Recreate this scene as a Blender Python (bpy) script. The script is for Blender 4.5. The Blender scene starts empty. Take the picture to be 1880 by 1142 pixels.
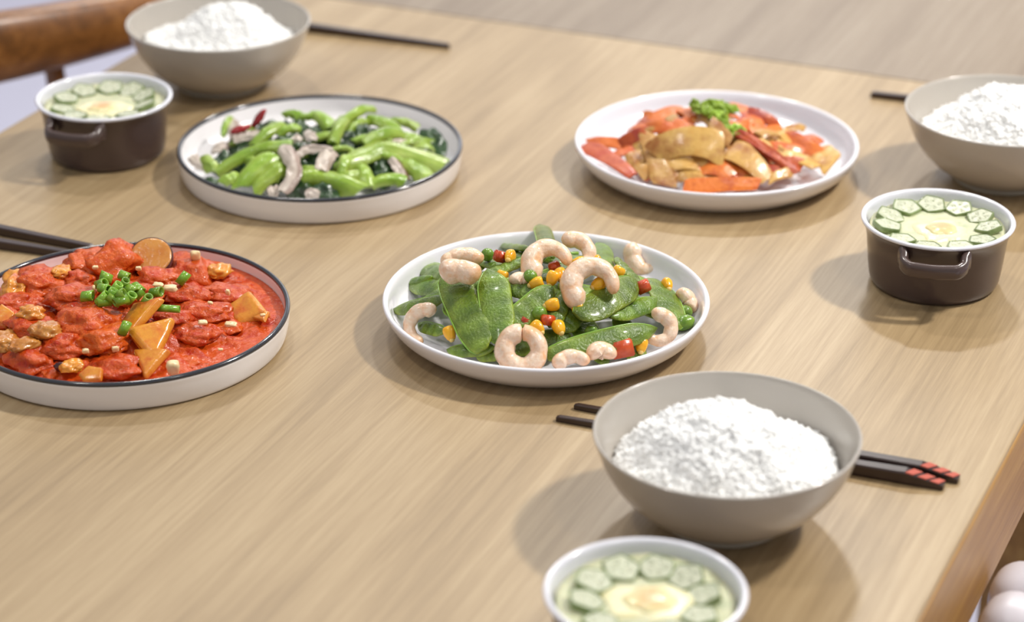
import bpy, bmesh, math, random
from mathutils import Vector, Matrix, noise

# ------------------------------------------------------------------ camera, world, lights
PI = math.pi
F_PX, PITCH, CAM_H, TZ = 4562.54, math.radians(25.5058), 0.69965, 0.75
scn = bpy.context.scene
col = scn.collection
cam_d = bpy.data.cameras.new('camera')
cam_d.sensor_width = 36.0
cam_d.lens = 36.0 * F_PX / 1880.0
cam_d.clip_start = 0.05
cam_d.dof.use_dof = True
cam_d.dof.focus_distance = 1.565
cam_d.dof.aperture_fstop = 4.8
cam = bpy.data.objects.new('camera', cam_d)
col.objects.link(cam)
cam.location = (0, 0, TZ + CAM_H)
cam.rotation_euler = (PI / 2 - PITCH, 0, 0)
scn.camera = cam

world = bpy.data.worlds.new('room_light')
scn.world = world
world.use_nodes = True
wb = world.node_tree.nodes['Background']
wb.inputs[0].default_value = (0.97, 0.97, 1.0, 1)
wb.inputs[1].default_value = 0.38


def lamp(x, y, power, size=0.16, z=2.65, colr=(1, 0.965, 0.91)):
    l = bpy.data.lights.new('ceiling_downlight', 'AREA')
    l.shape = 'DISK'
    l.size = size
    l.energy = power
    l.color = colr
    o = bpy.data.objects.new('ceiling_downlight', l)
    o.location = (x, y, z)
    col.objects.link(o)


lamp(1.55, 1.75, 62, 0.24)
lamp(0.80, 0.55, 5, 0.22)
lamp(-0.40, 2.75, 12, 0.22)
lamp(-0.80, 1.15, 6, 0.20)
lamp(0.45, 3.70, 24, 0.22)
# area light added behind the view to put sheen on the far tabletop
sheen_light = bpy.data.lights.new('table_sheen_light', 'AREA')
sheen_light.shape = 'RECTANGLE'; sheen_light.size = 2.76; sheen_light.size_y = 1.26
sheen_light.energy = 9; sheen_light.color = (0.95, 0.97, 1.0)
so = bpy.data.objects.new('table_sheen_light', sheen_light)
so.location = (-0.1, 4.985, 1.70); so.rotation_euler = (-PI / 2, 0, 0)
col.objects.link(so)
vs = scn.view_settings
vs.view_transform = 'Standard'
vs.look = 'None'
vs.gamma = 1
vs.use_curve_mapping = False
vs.exposure = 0.13
random.seed(7)

# ------------------------------------------------------------------ helpers
CAMP = Vector((0, 0, TZ + CAM_H))
FW = Vector((0, math.cos(PITCH), -math.sin(PITCH)))
UPV = Vector((0, math.sin(PITCH), math.cos(PITCH)))


def ray(u, v):
    return (Vector(((u - 940) / F_PX, 0, 0)) + FW - UPV * ((v - 571) / F_PX))


def at(u, v, z=0.0):
    d = ray(u, v)
    s = (TZ + z - CAMP.z) / d.z
    return CAMP + d * s


def lin(r, g, b):
    f = lambda c: (c / 255 / 12.92) if c / 255 <= 0.04045 else ((c / 255 + 0.055) / 1.055) ** 2.4
    return (f(r), f(g), f(b), 1)


def tag(o, label=None, cat=None, group=None, kind=None):
    if label: o['label'] = label
    if cat: o['category'] = cat
    if group: o['group'] = group
    if kind: o['kind'] = kind
    return o


def empty(name, loc, rz=0.0):
    o = bpy.data.objects.new(name, None)
    o.empty_display_size = 0.02
    col.objects.link(o)
    o.location = loc
    o.rotation_euler = (0, 0, rz)
    return o


def mesh(name, verts, faces, smooth=True, cols=None):
    me = bpy.data.meshes.new(name)
    me.from_pydata([tuple(v) for v in verts], [], faces)
    if smooth:
        me.polygons.foreach_set('use_smooth', [True] * len(me.polygons))
    if cols is not None:
        a = me.color_attributes.new('Col', 'FLOAT_COLOR', 'POINT')
        flat = []
        for c in cols: flat += [c[0], c[1], c[2], 1.0]
        a.data.foreach_set('color', flat)
    me.update()
    return me


def obj(name, me, mat, parent=None, M=None):
    o = bpy.data.objects.new(name, me)
    if mat and not me.materials: me.materials.append(mat)
    col.objects.link(o)
    if parent: o.parent = parent
    if M is not None: o.matrix_world = M
    return o


def fix_normals(me):
    bm = bmesh.new(); bm.from_mesh(me)
    bmesh.ops.recalc_face_normals(bm, faces=bm.faces)
    bm.to_mesh(me); bm.free()
    return me


def lathe(prof, n=96, close_axis=True):
    """prof: list of (r, z); r==0 collapses to a point"""
    V, Fc, rings = [], [], []
    for r, z in prof:
        if r < 1e-7:
            rings.append([len(V)]); V.append((0, 0, z))
        else:
            rings.append(list(range(len(V), len(V) + n)))
            for i in range(n):
                a = 2 * PI * i / n
                V.append((r * math.cos(a), r * math.sin(a), z))
    for a, b in zip(rings[:-1], rings[1:]):
        for i in range(n):
            j = (i + 1) % n
            if len(a) == 1 and len(b) == 1: continue
            if len(a) == 1: Fc.append((a[0], b[i], b[j]))
            elif len(b) == 1: Fc.append((a[i], b[0], a[j]))
            else: Fc.append((a[i], b[i], b[j], a[j]))
    return V, Fc


def lathe_mesh(name, prof, n=96):
    return fix_normals(mesh(name, *lathe(prof, n)))


def smooth_prof(pts, k=4):
    """Catmull-Rom through profile points"""
    out = []
    P = [pts[0]] + list(pts) + [pts[-1]]
    for i in range(1, len(P) - 2):
        p0, p1, p2, p3 = P[i - 1], P[i], P[i + 1], P[i + 2]
        for s in range(k):
            t = s / k
            q = []
            for c in range(len(p1)):
                q.append(0.5 * (2 * p1[c] + (p2[c] - p0[c]) * t + (2 * p0[c] - 5 * p1[c] + 4 * p2[c] - p3[c]) * t * t
                                + (3 * p1[c] - p0[c] - 3 * p2[c] + p3[c]) * t ** 3))
            out.append(tuple(q))
    out.append(tuple(pts[-1]))
    return out


def sweep(path, frames, sects, closed_sect=True, cap=True):
    """path: points; frames: (y, z) axes; sects: list of (a, b) lists (same length)"""
    V, Fc = [], []
    m = len(sects[0])
    for p, (y, z), s in zip(path, frames, sects):
        for a, b in s: V.append(p + y * a + z * b)
    n = len(path)
    for i in range(n - 1):
        for j in range(m):
            k = (j + 1) % m
            Fc.append((i * m + j, i * m + k, (i + 1) * m + k, (i + 1) * m + j))
    if cap:
        Fc.append(tuple(range(m - 1, -1, -1)))
        Fc.append(tuple((n - 1) * m + j for j in range(m)))
    return V, Fc


def box_mesh(name, x0, x1, y0, y1, z0, z1, bev=0.0, seg=2):
    bm = bmesh.new()
    bmesh.ops.create_cube(bm, size=1)
    for v in bm.verts:
        v.co = Vector(((x0 + x1) / 2 + v.co.x * (x1 - x0), (y0 + y1) / 2 + v.co.y * (y1 - y0), (z0 + z1) / 2 + v.co.z * (z1 - z0)))
    if bev > 0:
        bmesh.ops.bevel(bm, geom=bm.edges[:], offset=bev, segments=seg, affect='EDGES', profile=0.5)
    me = bpy.data.meshes.new(name)
    bm.to_mesh(me); bm.free()
    if seg > 2:
        me.polygons.foreach_set('use_smooth', [True] * len(me.polygons))
    return me


# ------------------------------------------------------------------ materials
def mat(name):
    m = bpy.data.materials.new(name)
    m.use_nodes = True
    nt = m.node_tree
    return m, nt, nt.nodes['Principled BSDF']


def N(nt, t, **kw):
    n = nt.nodes.new(t)
    for k, v in kw.items():
        if k.startswith('_'): setattr(n, k[1:], v)
        else: n.inputs[k.replace('__', ' ')].default_value = v
    return n


def ramp(nt, fac, stops):
    r = nt.nodes.new('ShaderNodeValToRGB')
    e = r.color_ramp.elements
    while len(e) < len(stops): e.new(0.5)
    for el, (p, c) in zip(e, stops):
        el.position = p; el.color = c
    nt.links.new(fac, r.inputs[0])
    return r.outputs[0]


def coords(nt, scale=(1, 1, 1)):
    tc = nt.nodes.new('ShaderNodeTexCoord')
    mp = nt.nodes.new('ShaderNodeMapping')
    mp.inputs['Scale'].default_value = scale
    nt.links.new(tc.outputs['Object'], mp.inputs['Vector'])
    return mp.outputs[0]


def bump(nt, b, height, strength, dist):
    n = N(nt, 'ShaderNodeBump', Strength=strength, Distance=dist)
    nt.links.new(height, n.inputs['Height'])
    nt.links.new(n.outputs[0], b.inputs['Normal'])


def food(name, c1, c2, scale=120, rough=0.35, sss=0.0, bumps=0.25, bscale=300, spec=0.5, c3=None, coat=0.0, attr=False, rand=0.0, radius=(1, 0.6, 0.3)):
    m, nt, b = mat(name)
    v = coords(nt)
    n1 = N(nt, 'ShaderNodeTexNoise', Scale=scale, Detail=4.0, Roughness=0.55)
    if rand:
        oi = nt.nodes.new('ShaderNodeObjectInfo')
        ad = nt.nodes.new('ShaderNodeVectorMath'); ad.operation = 'ADD'
        nt.links.new(v, ad.inputs[0]); nt.links.new(oi.outputs['Location'], ad.inputs[1])
        nt.links.new(ad.outputs[0], n1.inputs['Vector'])
    else:
        nt.links.new(v, n1.inputs['Vector'])
    stops = [(0.32, c1), (0.68, c2)] if c3 is None else [(0.3, c1), (0.5, c2), (0.7, c3)]
    c = ramp(nt, n1.outputs['Fac'], stops)
    if attr:
        at_ = nt.nodes.new('ShaderNodeVertexColor'); at_.layer_name = 'Col'
        mx = nt.nodes.new('ShaderNodeMix'); mx.data_type = 'RGBA'; mx.blend_type = 'MULTIPLY'
        mx.inputs[0].default_value = 1.0
        nt.links.new(c, mx.inputs[6]); nt.links.new(at_.outputs[0], mx.inputs[7])
        c = mx.outputs[2]
    if rand:
        hs = nt.nodes.new('ShaderNodeHueSaturation')
        mr = N(nt, 'ShaderNodeMapRange'); mr.inputs[3].default_value = 1 - rand; mr.inputs[4].default_value = 1 + rand
        nt.links.new(oi.outputs['Random'], mr.inputs[0]); nt.links.new(mr.outputs[0], hs.inputs['Value'])
        mr2 = N(nt, 'ShaderNodeMapRange'); mr2.inputs[3].default_value = 0.5 - rand * 0.04; mr2.inputs[4].default_value = 0.5 + rand * 0.04
        nt.links.new(oi.outputs['Random'], mr2.inputs[0]); nt.links.new(mr2.outputs[0], hs.inputs['Hue'])
        nt.links.new(c, hs.inputs['Color']); c = hs.outputs[0]
    nt.links.new(c, b.inputs['Base Color'])
    b.inputs['Roughness'].default_value = rough
    b.inputs['Specular IOR Level'].default_value = spec
    b.inputs['Coat Weight'].default_value = coat
    b.inputs['Coat Roughness'].default_value = 0.12
    if sss:
        b.inputs['Subsurface Weight'].default_value = sss
        b.inputs['Subsurface Radius'].default_value = radius
        b.inputs['Subsurface Scale'].default_value = 0.004
    if bumps:
        n2 = N(nt, 'ShaderNodeTexNoise', Scale=bscale, Detail=3.0)
        nt.links.new(v, n2.inputs['Vector'])
        bump(nt, b, n2.outputs['Fac'], bumps, 0.0015)
    return m


def plain(name, c, rough=0.3, spec=0.5, coat=0.0, var=0.0, bumps=0.0, bscale=60):
    m, nt, b = mat(name)
    v = coords(nt)
    n = N(nt, 'ShaderNodeTexNoise', Scale=35.0, Detail=3.0)
    nt.links.new(v, n.inputs['Vector'])
    lo = tuple(x * (1 - var) for x in c[:3]) + (1,)
    hi = tuple(min(1, x * (1 + var)) for x in c[:3]) + (1,)
    nt.links.new(ramp(nt, n.outputs['Fac'], [(0.3, lo), (0.7, hi)]), b.inputs['Base Color'])
    b.inputs['Roughness'].default_value = rough
    b.inputs['Specular IOR Level'].default_value = spec
    b.inputs['Coat Weight'].default_value = coat
    b.inputs['Coat Roughness'].default_value = 0.06
    if bumps:
        n2 = N(nt, 'ShaderNodeTexNoise', Scale=bscale, Detail=2.0)
        nt.links.new(v, n2.inputs['Vector'])
        bump(nt, b, n2.outputs['Fac'], bumps, 0.001)
    return m


def wood(name, c_dark, c_mid, c_light, seed=0.0, rough=0.38, axis=0):
    """grain along the local axis"""
    m, nt, b = mat(name)
    tc = nt.nodes.new('ShaderNodeTexCoord')

    def mapped(sc, off=0.0):
        mp = nt.nodes.new('ShaderNodeMapping')
        s = [sc[1]] * 3; s[axis] = sc[0]
        mp.inputs['Scale'].default_value = s
        mp.inputs['Location'].default_value = (seed + off, seed * 1.7 + off, seed)
        nt.links.new(tc.outputs['Object'], mp.inputs['Vector'])
        return mp.outputs[0]
    # slow cathedral figure: bands of a warped stretched noise
    big = N(nt, 'ShaderNodeTexNoise', Scale=1.0, Detail=2.0, Roughness=0.5, Distortion=0.25)
    nt.links.new(mapped((1.1, 9.0)), big.inputs['Vector'])
    mul = nt.nodes.new('ShaderNodeMath'); mul.operation = 'MULTIPLY'; mul.inputs[1].default_value = 26.0
    nt.links.new(big.outputs['Fac'], mul.inputs[0])
    sn = nt.nodes.new('ShaderNodeMath'); sn.operation = 'SINE'
    nt.links.new(mul.outputs[0], sn.inputs[0])
    half = N(nt, 'ShaderNodeMapRange'); half.inputs[1].default_value = -1; half.inputs[2].default_value = 1
    nt.links.new(sn.outputs[0], half.inputs[0])
    med = N(nt, 'ShaderNodeTexNoise', Scale=1.0, Detail=5.0, Roughness=0.65, Distortion=0.1)
    nt.links.new(mapped((3.0, 120.0), 3.1), med.inputs['Vector'])
    fine = N(nt, 'ShaderNodeTexNoise', Scale=1.0, Detail=4.0, Roughness=0.7)
    nt.links.new(mapped((16.0, 420.0), 7.7), fine.inputs['Vector'])

    def mix(a, bb, f):
        x = nt.nodes.new('ShaderNodeMix'); x.data_type = 'FLOAT'; x.inputs[0].default_value = f
        nt.links.new(a, x.inputs[2]); nt.links.new(bb, x.inputs[3])
        return x.outputs[0]
    f = mix(mix(half.outputs[0], med.outputs['Fac'], 0.80), fine.outputs['Fac'], 0.40)
    nt.links.new(ramp(nt, f, [(0.34, c_dark), (0.50, c_mid), (0.64, c_light)]), b.inputs['Base Color'])
    rr = N(nt, 'ShaderNodeMapRange'); rr.inputs[3].default_value = rough + 0.1; rr.inputs[4].default_value = rough - 0.06
    nt.links.new(f, rr.inputs[0]); nt.links.new(rr.outputs[0], b.inputs['Roughness'])
    b.inputs['Specular IOR Level'].default_value = 0.75
    bump(nt, b, fine.outputs['Fac'], 0.12, 0.0006)
    return m


M = {}
M['oak'] = wood('oak', lin(144, 120, 85), lin(163, 138, 101), lin(177, 153, 116), 0.0)
M['oak_far'] = wood('oak_far', lin(116, 98, 77), lin(130, 112, 90), lin(141, 124, 102), 4.3)
M['oak_edge'] = wood('oak_edge', lin(142, 98, 40), lin(170, 124, 56), lin(192, 149, 78), 2.0)
M['walnut'] = wood('walnut', lin(96, 58, 22), lin(132, 84, 38), lin(160, 108, 56), 1.0, 0.34)
M['floor'] = plain('floor_tile', lin(200, 200, 220), 0.4, var=0.02)
M['wall'] = plain('wall_paint', lin(226, 224, 222), 0.8, var=0.01)
M['porcelain'] = plain('white_porcelain', lin(232, 230, 236), 0.16, coat=0.5, var=0.006)
M['enamel'] = plain('white_enamel', lin(240, 237, 238), 0.2, coat=0.4, var=0.006)
M['rim'] = plain('charcoal_rim', lin(44, 46, 54), 0.15, coat=0.6, var=0.05)
M['foot'] = plain('unglazed_foot', lin(176, 168, 152), 0.6, var=0.04)
M['bowl'] = plain('stone_glaze', lin(182, 175, 166), 0.22, coat=0.4, var=0.012)
M['pot'] = plain('mauve_brown_glaze', lin(76, 60, 56), 0.28, coat=0.35, var=0.04)
M['pot_in'] = plain('pot_white_glaze', lin(228, 228, 236), 0.15, coat=0.5, var=0.006)
M['lacquer'] = plain('dark_lacquer', lin(52, 34, 30), 0.3, coat=0.25, var=0.15)
M['lacquer_red'] = plain('coral_lacquer', lin(190, 92, 74), 0.4, var=0.08)
M['lacquer_band'] = plain('grey_lacquer', lin(84, 74, 74), 0.35, var=0.08)
M['added_pane'] = plain('added_window_pane', lin(200, 206, 214), 0.05, coat=0.3)
M['white_plastic'] = plain('white_plastic', lin(214, 210, 218), 0.35, var=0.01)
M['dark_leg'] = plain('dark_leg', lin(60, 42, 26), 0.5, var=0.1)

M['rice'] = food('rice', lin(250, 250, 248), lin(253, 253, 252), 60, 0.5, spec=0.25, sss=0.0, bumps=0, rand=0, radius=(1, 1, 0.95))
M['pod'] = food('snow_pea', lin(74, 104, 20), lin(124, 150, 46), 75, 0.3, sss=0.08, bumps=0.6, bscale=600, coat=0.2, attr=True, rand=0.18, radius=(0.5, 1, 0.2))
M['pod_seam'] = food('snow_pea_seam', lin(120, 165, 52), lin(140, 180, 70), 90, 0.3, coat=0.2)
M['shrimp'] = food('shrimp', lin(236, 198, 164), lin(246, 224, 202), 150, 0.26, sss=0.2, bumps=0.4, bscale=300, coat=0.3, c3=lin(238, 194, 150), attr=True, rand=0.05)
M['corn'] = food('corn', lin(236, 164, 18), lin(246, 190, 40), 160, 0.22, sss=0.2, bumps=0.1, coat=0.3, rand=0.06)
M['corn_tip'] = food('corn_tip', lin(240, 210, 130), lin(236, 196, 100), 160, 0.35, bumps=0.1)
M['pea'] = food('pea', lin(86, 124, 30), lin(122, 156, 48), 200, 0.25, sss=0.15, bumps=0.3, bscale=500, coat=0.3, rand=0.12)
M['carrot_dice'] = food('carrot_dice', lin(186, 58, 18), lin(206, 82, 30), 180, 0.3, sss=0.08, bumps=0.2, coat=0.3, rand=0.1)
M['stalk'] = food('stalk', lin(130, 162, 46), lin(164, 188, 78), 60, 0.3, sss=0.15, bumps=0.3, bscale=300, coat=0.15, attr=True, rand=0.12, radius=(0.6, 1, 0.3))
M['leaf'] = food('dark_leaf', lin(26, 50, 24), lin(58, 88, 46), 90, 0.3, bumps=0.5, bscale=180, coat=0.35, rand=0.2)
M['mushroom'] = food('mushroom', lin(190, 176, 162), lin(218, 206, 194), 110, 0.35, bumps=0.3, attr=True, rand=0.12, coat=0.15)
M['chili'] = food('chili', lin(140, 22, 26), lin(168, 34, 36), 110, 0.2, bumps=0.1, coat=0.4)
M['carrot'] = food('carrot_slice', lin(192, 78, 24), lin(208, 104, 40), 60, 0.42, sss=0.0, bumps=0.35, bscale=300, coat=0.1, c3=lin(170, 58, 24), rand=0.24)
M['potato'] = food('potato_slice', lin(192, 138, 60), lin(208, 164, 88), 50, 0.38, sss=0.0, bumps=0.35, bscale=300, coat=0.16, c3=lin(160, 98, 42), rand=0.16)
M['herb'] = food('herb', lin(116, 148, 24), lin(160, 186, 58), 110, 0.4, bumps=0.4, rand=0.25)
M['sauce'] = food('tomato_sauce', lin(184, 52, 8), lin(202, 82, 22), 90, 0.34, sss=0.0, spec=0.3, bumps=0.9, bscale=240, coat=0.1, c3=lin(174, 40, 12))
M['tomato'] = food('tomato', lin(188, 54, 10), lin(204, 88, 26), 110, 0.3, sss=0.0, bumps=0.9, bscale=300, coat=0.12, spec=0.3, c3=lin(176, 44, 8), rand=0.12)
M['pumpkin'] = food('pumpkin', lin(206, 118, 28), lin(220, 146, 48), 70, 0.26, sss=0.1, bumps=0.25, coat=0.2, c3=lin(204, 92, 36), rand=0.08)
M['eggplant'] = food('eggplant_flesh', lin(186, 112, 40), lin(200, 138, 62), 90, 0.25, bumps=0.4, coat=0.35)
M['eggplant_skin'] = food('eggplant_skin', lin(58, 24, 30), lin(78, 36, 40), 90, 0.2, bumps=0.1, coat=0.4)
M['garlic'] = food('garlic', lin(232, 200, 150), lin(240, 216, 172), 120, 0.3, sss=0.2, bumps=0.2, rand=0.05)
M['scallion'] = food('scallion', lin(92, 138, 22), lin(142, 180, 58), 140, 0.25, bumps=0.1, coat=0.2, rand=0.2)
M['custard'] = food('custard', lin(184, 188, 152), lin(204, 204, 170), 70, 0.5, sss=0.25, bumps=0.25, bscale=120, c3=lin(172, 182, 146), coat=0.0)
M['eggwhite'] = food('egg_white', lin(230, 222, 172), lin(236, 230, 190), 80, 0.3, sss=0.2, bumps=0.25, coat=0.1)
M['yolk'] = food('yolk', lin(244, 244, 240), lin(252, 250, 248), 60, 0.28, sss=0.2, bumps=0.1, coat=0.15, attr=True)
M['okra_rind'] = food('okra_rind', lin(104, 122, 66), lin(134, 148, 96), 160, 0.3, bumps=0.2, coat=0.3, rand=0.15)
M['okra_flesh'] = food('okra_flesh', lin(178, 184, 156), lin(204, 206, 182), 260, 0.38, sss=0.1, bumps=0.2, coat=0.06, rand=0.05)

# ------------------------------------------------------------------ setting
tag(obj('floor', box_mesh('floor', -4, 4, -3, 5, -0.1, 0), M['floor']), kind='structure')
# back wall in four pieces round an opening for the added, unseen window
WX0, WX1, WZ0, WZ1 = -1.5, 1.3, 1.05, 2.35
wall = tag(obj('wall_back', box_mesh('wall_back', -4, 4, 5.0, 5.15, 0, WZ0), M['wall']), kind='structure')
for x0, x1, z0, z1 in ((-4, 4, WZ1, 2.9), (-4, WX0, WZ0, WZ1), (WX1, 4, WZ0, WZ1)):
    obj('wall_section', box_mesh('wall_section', x0, x1, 5.0, 5.15, z0, z1), M['wall'], wall)
added_win = tag(obj('added_window_1', box_mesh('added_window_1', WX0, WX1, 5.06, 5.08, WZ0, WZ1), M['added_pane']), kind='structure')  # unseen window, added as a setting for the tabletop sheen light
for x0, x1, z0, z1 in ((WX0, WX1, WZ0, WZ0 + 0.05), (WX0, WX1, WZ1 - 0.05, WZ1), (WX0, WX0 + 0.05, WZ0, WZ1), (WX1 - 0.05, WX1, WZ0, WZ1), (-0.125, -0.075, WZ0, WZ1)):
    obj('added_window_frame', box_mesh('added_window_frame', x0, x1, 5.03, 5.058, z0, z1, 0.004), M['white_plastic'], added_win)
tag(obj('baseboard_back', box_mesh('baseboard_back', -4, 4, 4.985, 5.0, 0, 0.09, 0.004), M['white_plastic']), kind='structure')

# ------------------------------------------------------------------ tables
EDGE = math.radians(66.45)
DV = Vector((math.cos(EDGE), math.sin(EDGE), 0))
NV = Vector((math.sin(EDGE), -math.cos(EDGE), 0))
N_R, N_L, SEAM, TLEN = -0.2433, -1.0766, 1.873, 1.42


def make_table(s0, s1, top_mat, label):
    t = empty('dining_table', tuple(DV * ((s0 + s1) / 2) + NV * ((N_R + N_L) / 2)), EDGE)
    hl, hw = (s1 - s0) / 2, (N_R - N_L) / 2
    # local x along the grain, local -y towards +NV
    top = obj('tabletop', box_mesh('tabletop', -hl, hl, -hw + 0.0012, hw - 0.0012, TZ - 0.026, TZ, 0.0012), top_mat, t)
    for sy in (-1, 1):
        y0, y1 = sorted((sy * hw, sy * (hw - 0.03)))
        obj('side_rail', box_mesh('side_rail', -hl, hl, y0, y1, TZ - 0.078, TZ - 0.0025, 0.002), M['oak_edge'], t)
    for sx in (-1, 1):
        x0, x1 = sorted((sx * (hl - 0.002), sx * (hl - 0.03)))
        obj('end_rail', box_mesh('end_rail', x0, x1, -hw + 0.03, hw - 0.03, TZ - 0.078, TZ - 0.0275, 0.002), M['oak_edge'], t)
    for sx in (-1, 1):
        for sy in (-1, 1):
            cx, cy = sx * (hl - 0.075), sy * (hw - 0.075)
            obj('leg', box_mesh('leg', cx - 0.03, cx + 0.03, cy - 0.03, cy + 0.03, 0, TZ - 0.027, 0.004), M['oak_edge'], t)
    tag(t, label, 'table')
    return t


make_table(SEAM - TLEN, SEAM - 0.0006, M['oak'], 'pale honey oak dining table with a chunky edge carrying all the dishes')
make_table(SEAM + 0.0006, SEAM + TLEN, M['oak_far'], 'greyer pale oak table butted against the end of the laid table')

# ------------------------------------------------------------------ tableware
PLATE_C = Vector((0.0218, 1.4416, TZ))
PLATE_4 = Vector((0.1514, 1.7142, TZ))
PLATE_1 = Vector((-0.2466, 1.4267, TZ))
PLATE_2 = Vector((-0.1417, 1.7093, TZ))
BOWL_F = Vector((0.1178, 1.1997, TZ))
BOWL_B = Vector((-0.2347, 1.8921, TZ))
BOWL_R = Vector((0.3598, 1.6937, TZ))
POT_F = Vector((0.0661, 1.0507, TZ))
POT_R = Vector((0.2827, 1.5144, TZ))
POT_L = Vector((-0.3046, 1.7437, TZ))

# white plates: flat floor, upright rounded wall
white_prof = smooth_prof([(0, 0.0032), (0.05, 0.0032), (0.076, 0.0030), (0.081, 0.0008), (0.083, 0.0), (0.0862, 0.0006), (0.0925, 0.0044),
                          (0.0995, 0.0102), (0.1035, 0.0165), (0.1049, 0.0205), (0.1044, 0.0221), (0.1028, 0.0224), (0.1012, 0.0212), (0.0998, 0.0185),
                          (0.0975, 0.0122), (0.0925, 0.0082), (0.085, 0.0068), (0.05, 0.0064), (0, 0.0064)], 4)
white_me = lathe_mesh('plate_body', white_prof, 128)


def white_plate(loc, label):
    t = empty('dinner_plate', loc)
    obj('plate_body', white_me, M['porcelain'], t)
    tag(t, label, 'plate')


white_plate(PLATE_C, 'round white porcelain plate holding the snow pea and shrimp stir-fry')
white_plate(PLATE_4, 'round white porcelain plate holding the carrot and potato slices')

# black-rimmed deep plates: nearly upright wall
rimmed_prof = smooth_prof([(0, 0.0022), (0.06, 0.0022), (0.094, 0.0022), (0.0975, 0.0006), (0.0990, 0.0), (0.1012, 0.0008), (0.1026, 0.003),
                           (0.1040, 0.009), (0.1047, 0.0145), (0.1050, 0.0188), (0.1024, 0.0188), (0.1018, 0.0145), (0.1005, 0.0090),
                           (0.0975, 0.0060), (0.09, 0.0050), (0.05, 0.0048), (0, 0.0048)], 4)
rimmed_me = lathe_mesh('dish_body', rimmed_prof, 128)
rr = 0.00175
V, Fc = [], []
for i in range(128):
    a = 2 * PI * i / 128
    for j in range(12):
        b = 2 * PI * j / 12
        r = 0.1036 + rr * math.cos(b)
        V.append((r * math.cos(a), r * math.sin(a), 0.0193 + rr * 0.95 * math.sin(b)))
for i in range(128):
    for j in range(12):
        Fc.append((i * 12 + j, i * 12 + (j + 1) % 12, ((i + 1) % 128) * 12 + (j + 1) % 12, ((i + 1) % 128) * 12 + j))
band_me = fix_normals(mesh('rim_band', V, Fc))


def rimmed_plate(loc, label):
    t = empty('rimmed_plate', loc)
    obj('dish_body', rimmed_me, M['enamel'], t)
    b = obj('rim_band', band_me, M['rim'], t)
    b['label'] = 'glossy charcoal rim'
    tag(t, label, 'plate')


rimmed_plate(PLATE_1, 'white plate with a black rim filled with tomato stew')
rimmed_plate(PLATE_2, 'white plate with a black rim holding bok choy and mushrooms')

# rice bowls
bowl_out = [(0, 0.0045), (0.026, 0.0045), (0.0285, 0.0), (0.0335, 0.0), (0.0350, 0.0032), (0.0420, 0.0075), (0.0520, 0.0150), (0.0610, 0.0250),
            (0.0675, 0.0360), (0.0715, 0.0465), (0.0735, 0.0528), (0.0732, 0.0541), (0.0722, 0.0541), (0.0711, 0.0520), (0.0690, 0.0455),
            (0.0650, 0.0355), (0.0585, 0.0255), (0.0490, 0.0165), (0.0350, 0.0098), (0.0180, 0.0078), (0, 0.0075)]
bowl_me = lathe_mesh('bowl_body', smooth_prof(bowl_out, 4), 112)
foot_me = lathe_mesh('foot_ring', [(0.0284, 0.0010), (0.0280, -0.0), (0.0338, -0.0), (0.0353, 0.0010), (0.0356, 0.0030), (0.0345, 0.0032)], 64)


def rice_bowl(loc, label):
    t = empty('rice_bowl', loc)
    obj('bowl_body', bowl_me, M['bowl'], t)
    obj('foot_ring', foot_me, M['foot'], t)
    tag(t, label, 'bowl')


rice_bowl(BOWL_F, 'grey-beige rice bowl in front of the chopsticks with red striped ends')
rice_bowl(BOWL_B, 'grey-beige rice bowl near the brown wooden chair')
rice_bowl(BOWL_R, 'grey-beige rice bowl behind a small pot, next to the carrot plate')


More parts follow.
